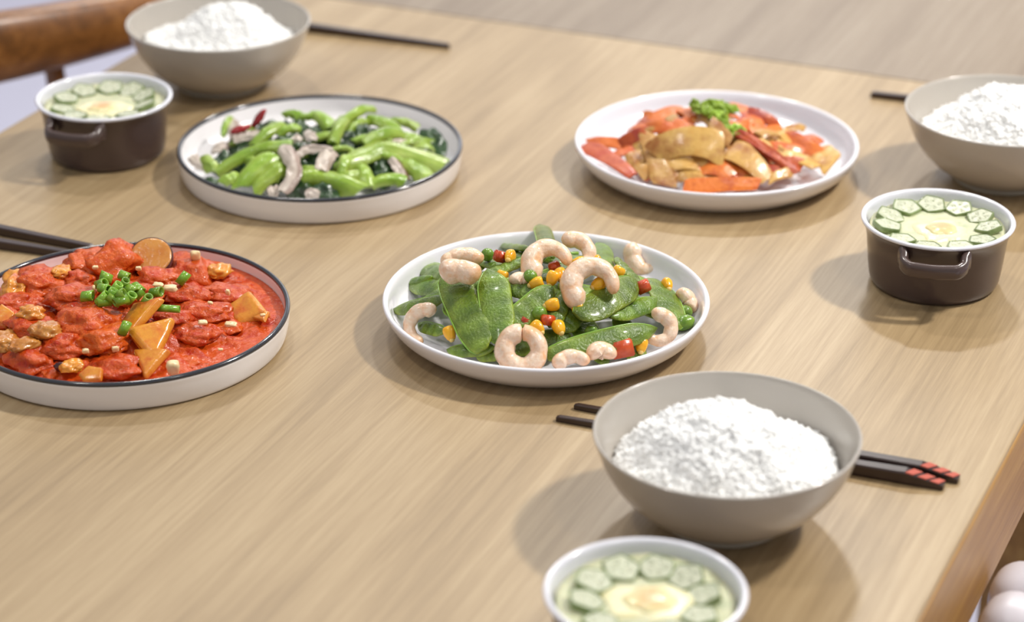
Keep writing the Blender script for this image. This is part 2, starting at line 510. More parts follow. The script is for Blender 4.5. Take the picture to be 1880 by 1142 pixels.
# rice: mound of separate grains
def rice_mesh(seed, cx, cy, peak, hr, n_grain, edge_z=0.034, edge_r=0.0615):
    rng = random.Random(seed)

    def h(x, y):
        r = math.hypot(x, y) / edge_r
        d = math.hypot(x - cx, y - cy) / hr
        base = edge_z + 0.008 * max(0.0, 1 - r * r)
        m = peak * math.exp(-(d ** 2.4))
        nz = 0.0036 * noise.noise(Vector((x * 75, y * 75, seed * 3.7))) + 0.0022 * noise.noise(Vector((x * 190, y * 190, seed * 1.3)))
        return base + m * max(0, 1 - r ** 4) + nz
    V, Fc = [], []
    nr, na = 30, 72
    V.append((0, 0, h(0, 0)))
    for i in range(1, nr + 1):
        r = edge_r * i / nr
        for j in range(na):
            a = 2 * PI * j / na
            x, y = r * math.cos(a), r * math.sin(a)
            V.append((x, y, h(x, y) - 0.0002))
    for j in range(na): Fc.append((0, 1 + j, 1 + (j + 1) % na))
    for i in range(nr - 1):
        for j in range(na):
            k = (j + 1) % na
            Fc.append((1 + i * na + j, 1 + (i + 1) * na + j, 1 + (i + 1) * na + k, 1 + i * na + k))
    # one grain: low ellipsoid
    gl = [(-1, 0)] + [(math.cos(PI * (1 - q)), math.sin(PI * q)) for q in (0.22, 0.5, 0.78)] + [(1, 0)]
    for _ in range(n_grain):
        rad = edge_r * math.sqrt(rng.random()) * 0.985
        a = rng.random() * 2 * PI
        x, y = rad * math.cos(a), rad * math.sin(a)
        z = h(x, y) + rng.uniform(-0.0010, 0.0006)
        L, R = rng.uniform(0.0026, 0.0036), rng.uniform(0.0012, 0.0016)
        d = Vector((rng.gauss(0, 1), rng.gauss(0, 1), rng.gauss(0, 0.40))).normalized()
        q = d.to_track_quat('X', 'Z').to_matrix()
        b0 = len(V); p0 = Vector((x, y, z))
        V.append(p0 + q @ Vector((-L, 0, 0)))
        for s, c in gl[1:-1]:
            for k in range(5):
                b = 2 * PI * k / 5
                V.append(p0 + q @ Vector((s * L, R * c * math.cos(b), R * c * math.sin(b))))
        V.append(p0 + q @ Vector((L, 0, 0)))
        e = len(V) - 1
        for k in range(5):
            m = (k + 1) % 5
            Fc.append((b0, b0 + 1 + m, b0 + 1 + k))
            for s in range(2):
                Fc.append((b0 + 1 + s * 5 + k, b0 + 1 + s * 5 + m, b0 + 6 + s * 5 + m, b0 + 6 + s * 5 + k))
            Fc.append((b0 + 11 + k, b0 + 11 + m, e))
    return mesh('steamed_rice', V, Fc)


for seed, loc, cx, cy, pk, hr, lab in ((1, BOWL_F, -0.008, 0.002, 0.024, 0.046, 'mound of steamed white rice in the bowl before the red striped chopsticks'),
                                       (2, BOWL_B, 0.010, 0.004, 0.024, 0.036, 'mound of steamed white rice in the bowl near the wooden chair'),
                                       (3, BOWL_R, 0.004, 0.006, 0.025, 0.046, 'mound of steamed white rice in the bowl next to the carrot plate')):
    o = obj('steamed_rice', rice_mesh(seed, cx, cy, pk, hr, 5200), M['rice'])
    o.location = loc
    tag(o, lab, 'rice', kind='stuff')

# small two-handled pots
pot_out = smooth_prof([(0, 0.0), (0.036, 0.0), (0.0408, 0.0010), (0.0428, 0.0038), (0.0440, 0.010), (0.0455, 0.024), (0.0466, 0.034), (0.0482, 0.0398), (0.0502, 0.0432), (0.0506, 0.0440)], 4)
pot_out_me = lathe_mesh('pot_body', pot_out + [(0.0490, 0.0436), (0.0470, 0.0400)], 96)
pot_in = smooth_prof([(0.0506, 0.0439), (0.0509, 0.0450), (0.0500, 0.0460), (0.0484, 0.0459), (0.0472, 0.0445), (0.0462, 0.0410), (0.0440, 0.030), (0.0420, 0.010), (0.038, 0.005), (0, 0.0045)], 4)
pot_in_me = lathe_mesh('lining', pot_in, 96)


def handle_mesh():
    hw, r0, r1, z = 0.0195, 0.0450, 0.0595, 0.0345
    ctrl = [(-hw - 0.0015, r0, z + 0.002), (-hw, r0 + 0.004, z + 0.0015), (-hw + 0.0004, r1 - 0.006, z), (-hw + 0.004, r1 - 0.0012, z - 0.001), (-hw + 0.009, r1, z - 0.0012),
            (0, r1 + 0.0008, z - 0.0015), (hw - 0.009, r1, z - 0.0012), (hw - 0.004, r1 - 0.0012, z - 0.001), (hw - 0.0004, r1 - 0.006, z), (hw, r0 + 0.004, z + 0.0015), (hw + 0.0015, r0, z + 0.002)]
    pts = [Vector(p) for p in smooth_prof(ctrl, 4)]
    fr, se = [], []
    n = len(pts)
    for i in range(n):
        t = (pts[min(i + 1, n - 1)] - pts[max(i - 1, 0)]).normalized()
        up = Vector((0, 0, 1)); side = t.cross(up).normalized()
        fr.append((side, up))
        e = abs(i / (n - 1) - 0.5) * 2
        hh = 0.0050 + 0.0022 * max(0, (e - 0.6) / 0.4)
        ww = 0.0031
        se.append([(ww * math.copysign(abs(math.cos(b)) ** 0.7, math.cos(b)), hh * math.copysign(abs(math.sin(b)) ** 0.7, math.sin(b))) for b in [2 * PI * k / 14 for k in range(14)]])
    return fix_normals(mesh('handle', *sweep(pts, fr, se)))


handle_me = handle_mesh()


def okra_meshes():
    n = 40
    def outline(k, inner=False):
        a = 2 * PI * k / n
        d = (a + PI / 5) % (2 * PI / 5) - PI / 5
        penta = math.cos(PI / 5) / math.cos(d)
        return a, 0.8 * penta + 0.2
    R = 0.0106
    V, Fc = [], []
    T = 0.0042
    rings = [(0.90, 0.0), (0.98, 0.0004), (1.0, 0.0015), (1.0, T - 0.0006), (0.98, T), (0.91, T), (0.88, T - 0.0008)]
    for s, z in rings:
        for k in range(n):
            a, r = outline(k)
            V.append((R * r * s * math.cos(a), R * r * s * math.sin(a), z))
    for i in range(len(rings) - 1):
        for k in range(n):
            m = (k + 1) % n
            Fc.append((i * n + k, i * n + m, (i + 1) * n + m, (i + 1) * n + k))
    rind = fix_normals(mesh('rind', V, Fc))
    V, Fc = [(0, 0, T - 0.0003)], []
    radii = [0.16, 0.3, 0.45, 0.6, 0.72, 0.82, 0.90]
    for s in radii:
        for k in range(n):
            a, r = outline(k)
            ch = max(0.0, math.cos(5 * a)) ** 1.5 * math.exp(-((s - 0.5) / 0.17) ** 2)
            V.append((R * r * s * math.cos(a), R * r * s * math.sin(a), T - 0.0003 - 0.0013 * ch))
    for k in range(n): Fc.append((0, 1 + k, 1 + (k + 1) % n))
    for i in range(len(radii) - 1):
        for k in range(n):
            m = (k + 1) % n
            Fc.append((1 + i * n + k, 1 + (i + 1) * n + k, 1 + (i + 1) * n + m, 1 + i * n + m))
    b0 = len(V)
    for k in range(n):
        x, y, z = V[1 + 6 * n + k]; V.append((x, y, 0.0))
    for k in range(n):
        m = (k + 1) % n
        Fc.append((1 + 6 * n + k, b0 + k, b0 + m, 1 + 6 * n + m))
    Fc.append(tuple(b0 + k for k in range(n)))
    flesh = fix_normals(mesh('flesh', V, Fc))
    # seed: small pale bead sitting in a chamber
    V, Fc = lathe([(0, -0.0009), (0.0008, -0.0006), (0.0011, 0), (0.0008, 0.0006), (0, 0.0009)], 10)
    seed = mesh('seed', V, Fc)
    return rind, flesh, seed


okra_rind_me, okra_flesh_me, okra_seed_me = okra_meshes()


def small_pot(loc, rz, label, near, seed, okras, yolk):
    rng = random.Random(seed)
    t = empty('mini_pot', loc, rz)
    obj('pot_body', pot_out_me, M['pot'], t)
    ln = obj('lining', pot_in_me, M['pot_in'], t)
    ln['label'] = 'white glazed lining and lip'
    for k in (0, 1):
        h = obj('handle', handle_me, M['pot'], t)
        h.rotation_euler = (0, 0, PI * k)
    tag(t, label, 'pot')
    # steamed egg: custard, soft white round the yolk, yolk
    e = empty('steamed_egg', loc)
    zt = 0.0385
    V, Fc = [(0, 0, zt)], []
    nr, na = 14, 64
    for i in range(1, nr + 1):
        r = 0.0447 * i / nr
        for j in range(na):
            a = 2 * PI * j / na
            x, y = r * math.cos(a), r * math.sin(a)
            V.append((x, y, zt + 0.0011 * noise.noise(Vector((x * 90, y * 90, seed))) + (0.0008 if i == nr else 0)))
    for j in range(na):
        V.append((0.0434 * math.cos(2 * PI * j / na), 0.0434 * math.sin(2 * PI * j / na), zt - 0.012))
    V.append((0, 0, zt - 0.012))
    for j in range(na): Fc.append((0, 1 + j, 1 + (j + 1) % na))
    for i in range(nr):
        for j in range(na):
            k = (j + 1) % na
            Fc.append((1 + i * na + j, 1 + (i + 1) * na + j, 1 + (i + 1) * na + k, 1 + i * na + k))
    for j in range(na): Fc.append((len(V) - 1, 1 + nr * na + (j + 1) % na, 1 + nr * na + j))
    obj('custard', fix_normals(mesh('custard', V, Fc)), M['custard'], e)

    def dome(name, cx, cy, rx, ry, z0, hh, m, wob):
        V, Fc = [(cx, cy, z0 + hh)], []
        for i in range(1, 9):
            s = i / 8
            for j in range(48):
                a = 2 * PI * j / 48
                w = 1 + wob * noise.noise(Vector((math.cos(a) * 1.6, math.sin(a) * 1.6, seed * 2.3 + rx * 90)))
                V.append((cx + rx * w * s * math.cos(a), cy + ry * w * s * math.sin(a), z0 + hh * (1 - s ** 3) - (0.002 if i == 8 else 0)))
        for j in range(48): Fc.append((0, 1 + j, 1 + (j + 1) % 48))
        for i in range(7):
            for j in range(48):
                k = (j + 1) % 48
                Fc.append((1 + i * 48 + j, 1 + (i + 1) * 48 + j, 1 + (i + 1) * 48 + k, 1 + i * 48 + k))
        cs = None
        if m is M['yolk']:   # the cooked yolk fades into the white round it
            c1, c2 = lin(236, 178, 122), lin(238, 228, 176)
            cs = []
            for v in V:
                q = math.hypot((v[0] - cx) / rx, (v[1] - cy) / ry) + 0.45 * noise.noise(Vector((v[0] * 130, v[1] * 130, seed)))
                q = min(1, max(0, (q - 0.25) / 0.65))
                cs.append(tuple(c1[i] * (1 - q) + c2[i] * q for i in range(3)))
        return obj(name, mesh(name, V, Fc, cols=cs), m, e)
    yx, yy, yr = yolk
    dome('egg_white', yx, yy, yr * 1.6, yr * 1.35, zt + 0.0006, 0.0014, M['eggwhite'], 0.35)
    dome('yolk', yx + 0.0005, yy, yr * 0.92, yr * 0.86, zt + 0.0016, 0.0024, M['yolk'], 0.25)
    tag(e, 'steamed egg with a soft pale yolk inside the pot ' + near, 'egg')
    for (deg, rad, sc) in okras:
        a = math.radians(deg)
        o = empty('okra_slice', (loc[0] + rad * math.cos(a), loc[1] + rad * math.sin(a), loc[2] + zt - 0.0028 + (0.0024 if math.sin(a) > -0.2 else 0.0008) + rng.uniform(-0.0006, 0.0004)))
        lean = (0.28 if math.sin(a) > -0.2 else 0.12) + rng.gauss(0, 0.06)   # slices lean on the pot wall
        R3 = Matrix.Rotation(lean, 3, Vector((math.sin(a), -math.cos(a), 0))) @ Matrix.Rotation(rng.uniform(0, 2 * PI), 3, 'Z')
        o.rotation_euler = R3.to_euler()
        o.scale = (sc, sc, 1)
        rd = obj('rind', okra_rind_me, M['okra_rind'], o)
        fl = obj('flesh', okra_flesh_me, M['okra_flesh'], o)
        for k in range(5):
            s = obj('seed', okra_seed_me, M['okra_flesh'], fl)
            s.location = (0.0049 * math.cos(2 * PI * k / 5), 0.0049 * math.sin(2 * PI * k / 5), 0.0030)
        tag(o, 'pale okra slice ' + ('by the far handle' if abs(((deg - 90 - math.degrees(rz)) + 180) % 360 - 180) < 45 else 'by the near handle' if abs(((deg + 90 - math.degrees(rz)) + 180) % 360 - 180) < 45 else 'between the handles') + ' of the pot ' + near, 'okra', 'okra slices in the pot ' + near)


ok_r = [(90 + d, 0.0340, s) for d, s in ((30, 1.0), (-2, 0.98), (-34, 0.95), (-66, 0.92), (62, 1.0), (94, 0.98), (-98, 0.92), (128, 0.92), (-130, 0.92), (160, 0.9), (-163, 0.92))]
small_pot(POT_R, -math.radians(11), 'small brown two-handled pot in front of a rice bowl, by the carrot plate', 'near the carrot plate', 11, ok_r, (0.0015, -0.006, 0.0125))
ok_f = [(90 + d, 0.0300, s) for d, s in ((22, 1.0), (-14, 1.0), (-48, 0.98), (58, 1.0), (94, 0.97), (-84, 0.95), (130, 0.95), (-120, 0.95), (164, 0.93), (-158, 0.95))]
small_pot(POT_F, -math.radians(23), 'small brown two-handled pot beside the rice bowl with striped chopsticks', 'beside the striped chopsticks', 12, ok_f, (0.002, -0.001, 0.0155))
ok_l = [(90 + d, 0.0315, s) for d, s in ((38, 0.95), (0, 1.0), (-32, 1.0), (-64, 0.95), (74, 0.95), (108, 0.95), (-100, 0.92), (145, 0.92), (-138, 0.92), (180, 0.92))]
small_pot(POT_L, -math.radians(18), 'small brown two-handled pot beside the bok choy plate', 'beside the bok choy plate', 13, ok_l, (0.0, -0.010, 0.0135))


# ------------------------------------------------------------------ chopsticks
def chopstick(tip, end, w0, w1, label, group, striped=False, banded=False):
    tip, end = Vector(tip), Vector(end)
    L = (end - tip).length
    d = (end - tip).normalized()
    o = empty('chopstick', (tip.x, tip.y, TZ), math.atan2(d.y, d.x))
    cut = 0.022 if striped else 0.003
    V, Fc = [], []
    stations = [(0.0, w0 * 0.8), (0.002, w0), (L * 0.35, w0 + (w1 - w0) * 0.36), (L * 0.7, w0 + (w1 - w0) * 0.8), (L - cut, w1)]

    def sec(w, rnd=0.22):
        a, c = w / 2, w / 2 * rnd
        return [(-a + c, 0), (a - c, 0), (a, c), (a, w - c), (a - c, w), (-a + c, w), (-a, w - c), (-a, c)]
    for x, w in stations:
        for y, z in sec(w): V.append((x, y, z))
    # slanted end: the top face slopes down to the end
    if striped:
        for y, z in sec(w1): V.append((L, y * 0.8, z * 0.42))
    else:
        for y, z in sec(w1 * 0.86): V.append((L, y, z + w1 * 0.07))
    ns = len(stations) + 1
    for i in range(ns - 1):
        for j in range(8):
            k = (j + 1) % 8
            Fc.append((i * 8 + j, i * 8 + k, (i + 1) * 8 + k, (i + 1) * 8 + j))
    Fc.append(tuple(range(8))); Fc.append(tuple((ns - 1) * 8 + j for j in range(7, -1, -1)))
    sh = obj('shaft', fix_normals(mesh('shaft', V, Fc, smooth=False)), M['lacquer'], o)
    if striped:   # coral stripes lying across the slanted end
        for a, b in ((0.06, 0.30), (0.42, 0.64), (0.74, 0.97)):
            V = []
            for t, skew in ((a, 0.0), (b, 0.0)):
                for sy in (-1, 1):
                    tt = min(1, max(0, t + 0.10 * sy))
                    x = L - cut + cut * tt
                    half = w1 / 2 * (1 - 0.2 * tt) * 0.90
                    z = w1 * (1 - 0.58 * tt)
                    V.append((x, sy * half, z + 0.00035)); V.append((x, sy * half, z - 0.0006))
            Fq = [(0, 2, 6, 4), (1, 5, 7, 3), (0, 1, 3, 2), (4, 6, 7, 5), (0, 4, 5, 1), (2, 3, 7, 6)]
            s = obj('stripe', fix_normals(mesh('stripe', V, Fq, smooth=False)), M['lacquer_red'], sh)
    if banded:
        for k in range(9):
            x = L * 0.40 + k * 0.0125
            w = (w0 + (w1 - w0) * (x / L) * 1.12) * 1.03
            V = []
            for xx in (x, x + 0.008):
                for y, z in sec(w): V.append((xx, y, z - w * 0.0 + 0.0))
            Fq = [(j, (j + 1) % 8, 8 + (j + 1) % 8, 8 + j) for j in range(8)] + [tuple(range(8)), tuple(range(15, 7, -1))]
            obj('band', fix_normals(mesh('band', V, Fq, smooth=False)), M['lacquer_band'], sh)
    tag(o, label, 'chopstick', group)
    return o


chopstick(at(1022, 772, 0), at(1733, 897, 0), 0.0036, 0.0080, 'dark chopstick with coral striped end, the one closer to the rice bowl', 'striped chopsticks', striped=True)
chopstick(at(1055, 750, 0), at(1760, 885, 0), 0.0036, 0.0078, 'dark chopstick with coral striped end, behind its mate beside the rice bowl', 'striped chopsticks', striped=True)
e1 = at(0, 430, 0); t1 = at(172, 462, 0); dd = (e1 - t1).normalized()
chopstick(t1, t1 + dd * 0.232, 0.0050, 0.0098, 'dark banded chopstick behind the tomato plate, the one further from the plate', 'banded chopsticks', banded=True)
e1 = at(0, 455, 0); t1 = at(135, 474, 0); dd = (e1 - t1).normalized()
chopstick(t1, t1 + dd * 0.232, 0.0052, 0.0098, 'dark banded chopstick lying right behind the tomato plate', 'banded chopsticks', banded=True)
t1 = at(825, 89, 0); dd = (at(570, 58, 0) - t1).normalized()
chopstick(t1, t1 + dd * 0.226, 0.0042, 0.0090, 'dark brown chopstick behind the rice bowl near the wooden chair', None)
t1 = at(1599, 178, 0); dd = Vector((0.94, -0.34, 0)).normalized()
chopstick(t1, t1 + dd * 0.232, 0.0048, 0.0085, 'dark brown chopstick half hidden behind the rice bowl near the carrot plate', None)


# ------------------------------------------------------------------ placing food on mounds
class Mound:
    def __init__(s, c, r, peak, z0, dx=0, dy=0, p=2.0):
        s.c, s.r, s.peak, s.z0, s.dx, s.dy, s.p = c, r, peak, z0, dx, dy, p

    def h(s, x, y):
        d = math.hypot(x - s.c.x - s.dx, y - s.c.y - s.dy) / s.r
        return TZ + s.z0 + (s.peak * (1 - d ** s.p) if d < 1 else 0)

    def hit(s, u, v, up=0.0):
        d = ray(u, v)
        t = (TZ + 0.14 - CAMP.z) / d.z
        for _ in range(400):
            p = CAMP + d * t
            if p.z <= s.h(p.x, p.y) + up: break
            t += 0.0008
        return p

    def nrm(s, p):
        e = 0.004
        return Vector((s.h(p.x - e, p.y) - s.h(p.x + e, p.y), s.h(p.x, p.y - e) - s.h(p.x, p.y + e), 2 * e)).normalized()


def frame(A, B, n):
    x = (B - A).normalized()
    y = n.cross(x).normalized()
    z = x.cross(y)
    m = Matrix((x, y, z)).transposed().to_4x4()
    m.translation = (A + B) / 2
    return m


def pxm(zs):   # metres per zoomed pixel at the mid plate
    return zs / 2870.0


ANCH = {
    'C': [((800, 690), 'the ring-shaped shrimp'), ((1185, 345), 'the curled shrimp on the glossy pod'), ((430, 270), 'the thick shrimp piece'), ((270, 560), 'the orange-tailed shrimp'), ((1545, 572), 'the thin curled shrimp'),
          ((1500, 175), 'the S-bent shrimp'), ((845, 290), 'a green pea below a shrimp'), ((960, 520), 'the corn and carrot dice'), ((1690, 500), 'two green peas at the rim')],
    'T': [((640, 420), 'the scallion heap'), ((830, 670), 'the golden orange wedge'), ((815, 245), 'the eggplant round'), ((610, 255), 'the peaked tomato piece'), ((200, 640), 'the tan eggplant piece'), ((890, 516), 'the long slit scallion'),
          ((325, 830), 'the dark eggplant skin scrap'), ((930, 835), 'the big garlic piece at the rim'), ((1380, 545), 'the orange pieces near the rim'), ((1050, 232), 'the garlic piece at the back')],
    'E': [((130, 715), 'the rim side tomato chunks'), ((20, 700), 'the front rim'), ((240, 640), 'the deep red middle')],
    'R': [((930, 190), 'the green herb leaves'), ((750, 470), 'the big arched potato slice'), ((1230, 470), 'the long orange carrot stick'), ((250, 500), 'the carrot end against the rim'), ((950, 675), 'the long front carrot slice'),
          ((1120, 540), 'the broad sloping potato slice'), ((1450, 420), 'the far tip of the pile'), ((550, 520), 'the hanging potato slice'), ((640, 260), 'the peak of the pile')],
    'B': [((535, 500), 'the fat lime green stem'), ((740, 460), 'the long bent mushroom slice'), ((1390, 420), 'the broad pale stem'), ((500, 220), 'the red chili pieces'), ((960, 590), 'the thick arching front stem'),
          ((1640, 320), 'the dark leaf at the rim'), ((925, 275), 'the dark leaf swirl'), ((230, 480), 'the pale mushrooms at the rim'), ((1190, 275), 'the back heap of leaves')]}


def near(dish, x, y, what):
    b = min(ANCH[dish], key=lambda a: (a[0][0] - x) ** 2 + ((a[0][1] - y) * 2) ** 2)
    return what + ' next to ' + b[1]


def px_of(p):   # full-frame pixel of a world point, used to name neighbours
    d = p - CAMP
    z = d.dot(FW)
    return 940 + F_PX * d.x / z, 571 - F_PX * d.dot(UPV) / z


# ---- snow peas
def pod_mesh(L, W, T, blunt0=0.3, blunt1=0.15, bend=0.0, twist=0.0, seed=0, side=0.15):
    rng = random.Random(seed)
    n, m = 18, 14
    V, Fc, C = [], [], []
    ph = rng.random() * 6
    for i in range(n + 1):
        t = i / n
        x = (t - 0.5) * L
        e0 = min(1, (t / 0.30)) if t < 0.30 else 1
        e1 = min(1, ((1 - t) / 0.30)) if t > 0.70 else 1
        f = (blunt0 + (1 - blunt0) * math.sin(e0 * PI / 2) ** 0.8) * (blunt1 + (1 - blunt1) * math.sin(e1 * PI / 2) ** 0.8)
        if i in (0, n): f *= 0.8
        w = W / 2 * f
        cy = side * W * (1 - f) * 0.9
        th = T / 2 * (0.55 + 0.45 * f) * (1 + 0.22 * math.cos(2 * PI * t * 4.5 + ph) * f)
        zb = bend * (1 - (2 * t - 1) ** 2)
        tw = twist * (t - 0.5)
        for j in range(m):
            a = 2 * PI * j / m
            y = w * math.cos(a)
            z = th * math.sin(a) * (abs(math.sin(a)) ** 0.35)
            y2 = y * math.cos(tw) - z * math.sin(tw) + cy
            z2 = y * math.sin(tw) + z * math.cos(tw) + zb
            V.append((x, y2, z2))
            edge = abs(math.cos(a)) ** 6
            sh = 0.92 + 0.45 * edge + 0.14 * math.cos(2 * PI * t * 4.5 + ph)
            C.append((sh * (1 + 0.25 * edge), sh, sh))
    for i in range(n):
        for j in range(m):
            k = (j + 1) % m
            Fc.append((i * m + j, i * m + k, (i + 1) * m + k, (i + 1) * m + j))
    Fc.append(tuple(range(m - 1, -1, -1))); Fc.append(tuple(n * m + j for j in range(m)))
    me = mesh('pod', V, Fc, cols=C)
    # seam: a thin cord along the +y edge
    pts, fr, se = [], [], []
    for i in range(n + 1):
        p = Vector(V[i * m])
        pts.append(p)
        fr.append((Vector((0, 1, 0)), Vector((0, 0, 1))))
        r = 0.00055 if 0 < i < n else 0.0003
        se.append([(r * math.cos(b), r * math.sin(b)) for b in (0, 1.2566, 2.5133, 3.7699, 5.0265)])
    sm = mesh('seam', *sweep(pts, fr, se))
    return me, sm


CZ = lambda x, y: (690 + 0.3351 * x, 410 + 0.3351 * y)
mC = Mound(PLATE_C, 0.092, 0.036, 0.0085, -0.002, 0.006, 2.2)
NPOD = 'flat green snow pea in the shrimp stir-fry'
GP = 'snow peas in the shrimp stir-fry'


def snow_pea(a, b, w, la, lb, tilt=0.0, bend=0.0, label=NPOD, bl=(0.25, 0.12), seed=None, twist=0.15, AB=None):
    i = snow_pea.k; snow_pea.k += 1
    A, B = AB if AB else (mC.hit(*CZ(*a), la), mC.hit(*CZ(*b), lb))
    mid = (A + B) / 2
    n = mC.nrm(mid)
    toc = (CAMP - mid).normalized()
    n = (n * (1 - tilt) + toc * tilt).normalized()
    L = (B - A).length
    pm, sm = pod_mesh(L, w * 0.3351 / 2870 * 1.08, 0.0044, bl[0], bl[1], bend, twist, i + 3)
    o = empty('snow_pea', (0, 0, 0)); o.matrix_world = frame(A, B, n)
    obj('pod', pm, M['pod'], o)
    obj('seam', sm, M['pod_seam'], o)
    if label == NPOD:
        u, v = px_of(mid); label = near('C', (u - 690) / 0.3351, (v - 410) / 0.3351, 'flat green snow pea' if not AB else 'snow pea under the top layer')
    tag(o, label, 'snow pea', GP)


snow_pea.k = 0
# lower layer that carries the rest
_r = random.Random(3)
for i in range(20):
    ang = i * 2.39996; rr_ = 0.076 * math.sqrt((i + 0.5) / 20)
    px, py = PLATE_C.x + rr_ * math.cos(ang), PLATE_C.y + 0.004 + rr_ * math.sin(ang)
    th = _r.uniform(0, PI); hl = _r.uniform(0.017, 0.028)
    A = Vector((px - hl * math.cos(th), py - hl * math.sin(th), 0)); B = Vector((px + hl * math.cos(th), py + hl * math.sin(th), 0))
    for q in (A, B):
        d_ = math.hypot(q.x - PLATE_C.x, q.y - PLATE_C.y)
        if d_ > 0.088: q.x = PLATE_C.x + (q.x - PLATE_C.x) * 0.088 / d_; q.y = PLATE_C.y + (q.y - PLATE_C.y) * 0.088 / d_
        q.z = mC.h(q.x, q.y) - 0.003 - 0.003 * _r.random()
    snow_pea(None, None, 120 + 40 * _r.random(), 0, 0, AB=(A, B))
snow_pea((150, 330), (300, 300), 70, 0.0, 0.001)
snow_pea((235, 235), (430, 290), 120, 0.001, -0.001)
snow_pea((680, 125), (840, 140), 60, -0.002, -0.001)
snow_pea((1560, 225), (1615, 310), 60, -0.001, 0.0)
snow_pea((230, 560), (380, 600), 70, 0.0, -0.002)
snow_pea((180, 350), (580, 350), 125, 0.002, 0.000, 0.3)
snow_pea((95, 485), (385, 415), 92, 0.003, 0.004, 0.2, label='flat green snow pea with its tip on the plate edge above a curled shrimp')
snow_pea((595, 290), (815, 205), 95, 0.002, 0.003)
snow_pea((560, 200), (700, 250), 80, -0.003, -0.002)
snow_pea((680, 330), (890, 390), 110, 0.003, 0.001, 0.3)
snow_pea((545, 730), (690, 720), 70, -0.001, -0.003)
snow_pea((390, 705), (650, 690), 75, 0.001, 0.003)
snow_pea((945, 150), (905, 12), 95, 0.004, 0.007, 0.6, 0.002, label='upright tip of a snow pea behind the curled shrimp', bl=(0.7, 0.1))
snow_pea((1255, 275), (1245, 110), 105, 0.002, 0.006, 0.5, 0.001)
snow_pea((1310, 190), (1440, 330), 85, 0.001, 0.001)
snow_pea((960, 570), (1055, 370), 90, 0.001, 0.003, 0.4)
snow_pea((1010, 600), (1130, 440), 120, -0.002, -0.001, 0.3)
snow_pea((1520, 310), (1620, 570), 190, 0.001, 0.002, 0.25, 0.004, label='broad bright green snow pea lying behind the shrimp by the plate edge', bl=(0.45, 0.45))
snow_pea((1290, 520), (1545, 425), 98, 0.004, 0.004, 0.15)
snow_pea((1115, 520), (1430, 325), 165, 0.007, 0.008, 0.25, 0.002, label='glossy wet snow pea lying under the curled shrimp', bl=(0.5, 0.35))
snow_pea((940, 735), (1545, 590), 118, 0.006, 0.009, 0.35, 0.006, label='long snow pea curving along the front beside the ring-shaped shrimp', bl=(0.6, 0.1))
snow_pea((715, 570), (975, 360), 135, 0.006, 0.006, 0.35, label='snow pea slanting up to the corn kernels', bl=(0.4, 0.3))
snow_pea((690, 650), (635, 250), 165, 0.007, 0.010, 0.35, 0.002, label='dark green snow pea standing in the middle of the plate', bl=(0.35, 0.12))
snow_pea((595, 690), (405, 278), 178, 0.008, 0.011, 0.35, 0.003, label='broad snow pea with a square cut end leaning below a thick shrimp', bl=(0.5, 0.6))


# ---- shrimps
def shrimp_mesh(R, a0, a1, tube, seed, head=0.92, tail=0.5, squash=1.12, ck=1.0):
    rng = random.Random(seed)
    n, m = 40, 14
    V, Fc, C = [], [], []
    a0, a1 = math.radians(a0), math.radians(a1)
    sgn = 1 if a1 > a0 else -1
    arc = abs(a1 - a0) * R
    cap = min(0.22, tube * 0.9 / max(arc, 1e-4)) * ck
    segs = max(1.5, 5.5 * min(1.0, arc / (4.6 * 2.0 * tube)))
    for i in range(n + 1):
        t = i / n
        a = a0 + (a1 - a0) * t
        f = head + (1 - head) * math.sin(min(1, t / 0.25) * PI / 2)
        f *= 1 - (1 - tail) * max(0, (t - 0.25) / 0.75) ** 1.3
        g = t * segs
        fr = g - math.floor(g)
        f *= 0.94 + 0.10 * math.sin(PI * fr) ** 0.7
        if t < cap: f *= math.sqrt(max(0.0, 1 - (1 - t / cap) ** 2)) * 0.95 + 0.05
        if t > 1 - cap * 0.7: f *= math.sqrt(max(0.0, 1 - ((t - 1 + cap * 0.7) / (cap * 0.7)) ** 2)) * 0.9 + 0.10
        r = tube * f
        cx, cy = R * math.cos(a), R * math.sin(a)
        rx, ry = math.cos(a), math.sin(a)
        seam = 1 - math.sin(PI * fr) ** 0.5
        for j in range(m):
            b = 2 * PI * j / m
            q = r * math.cos(b); z = r * squash * math.sin(b)
            nz = 1 + 0.07 * noise.noise(Vector((cx * 180 + q * 150, cy * 180, z * 180 + seed)))
            V.append((cx + rx * q * nz, cy + ry * q * nz, z * nz))
            outer = max(0, math.cos(b))
            o = min(1, 0.36 * seam + 0.62 * outer ** 2 * (0.5 + 0.9 * noise.noise(Vector((t * 9, b, seed)))) + 0.55 * max(0, t - 0.82) / 0.18)
            o = max(0, o)
            C.append((1.0, 1 - 0.30 * o, 1 - 0.56 * o))
    for i in range(n):
        for j in range(m):
            k = (j + 1) % m
            Fc.append((i * m + j, i * m + k, (i + 1) * m + k, (i + 1) * m + j))
    Fc.append(tuple(range(m - 1, -1, -1))); Fc.append(tuple(n * m + j for j in range(m)))
    # centre the mesh on its own middle
    c = Vector((0, 0, 0))
    for v in V: c += Vector(v)
    c /= len(V)
    return fix_normals(mesh('shrimp', V, Fc, cols=C))


KS = 0.3351 / 2870.0


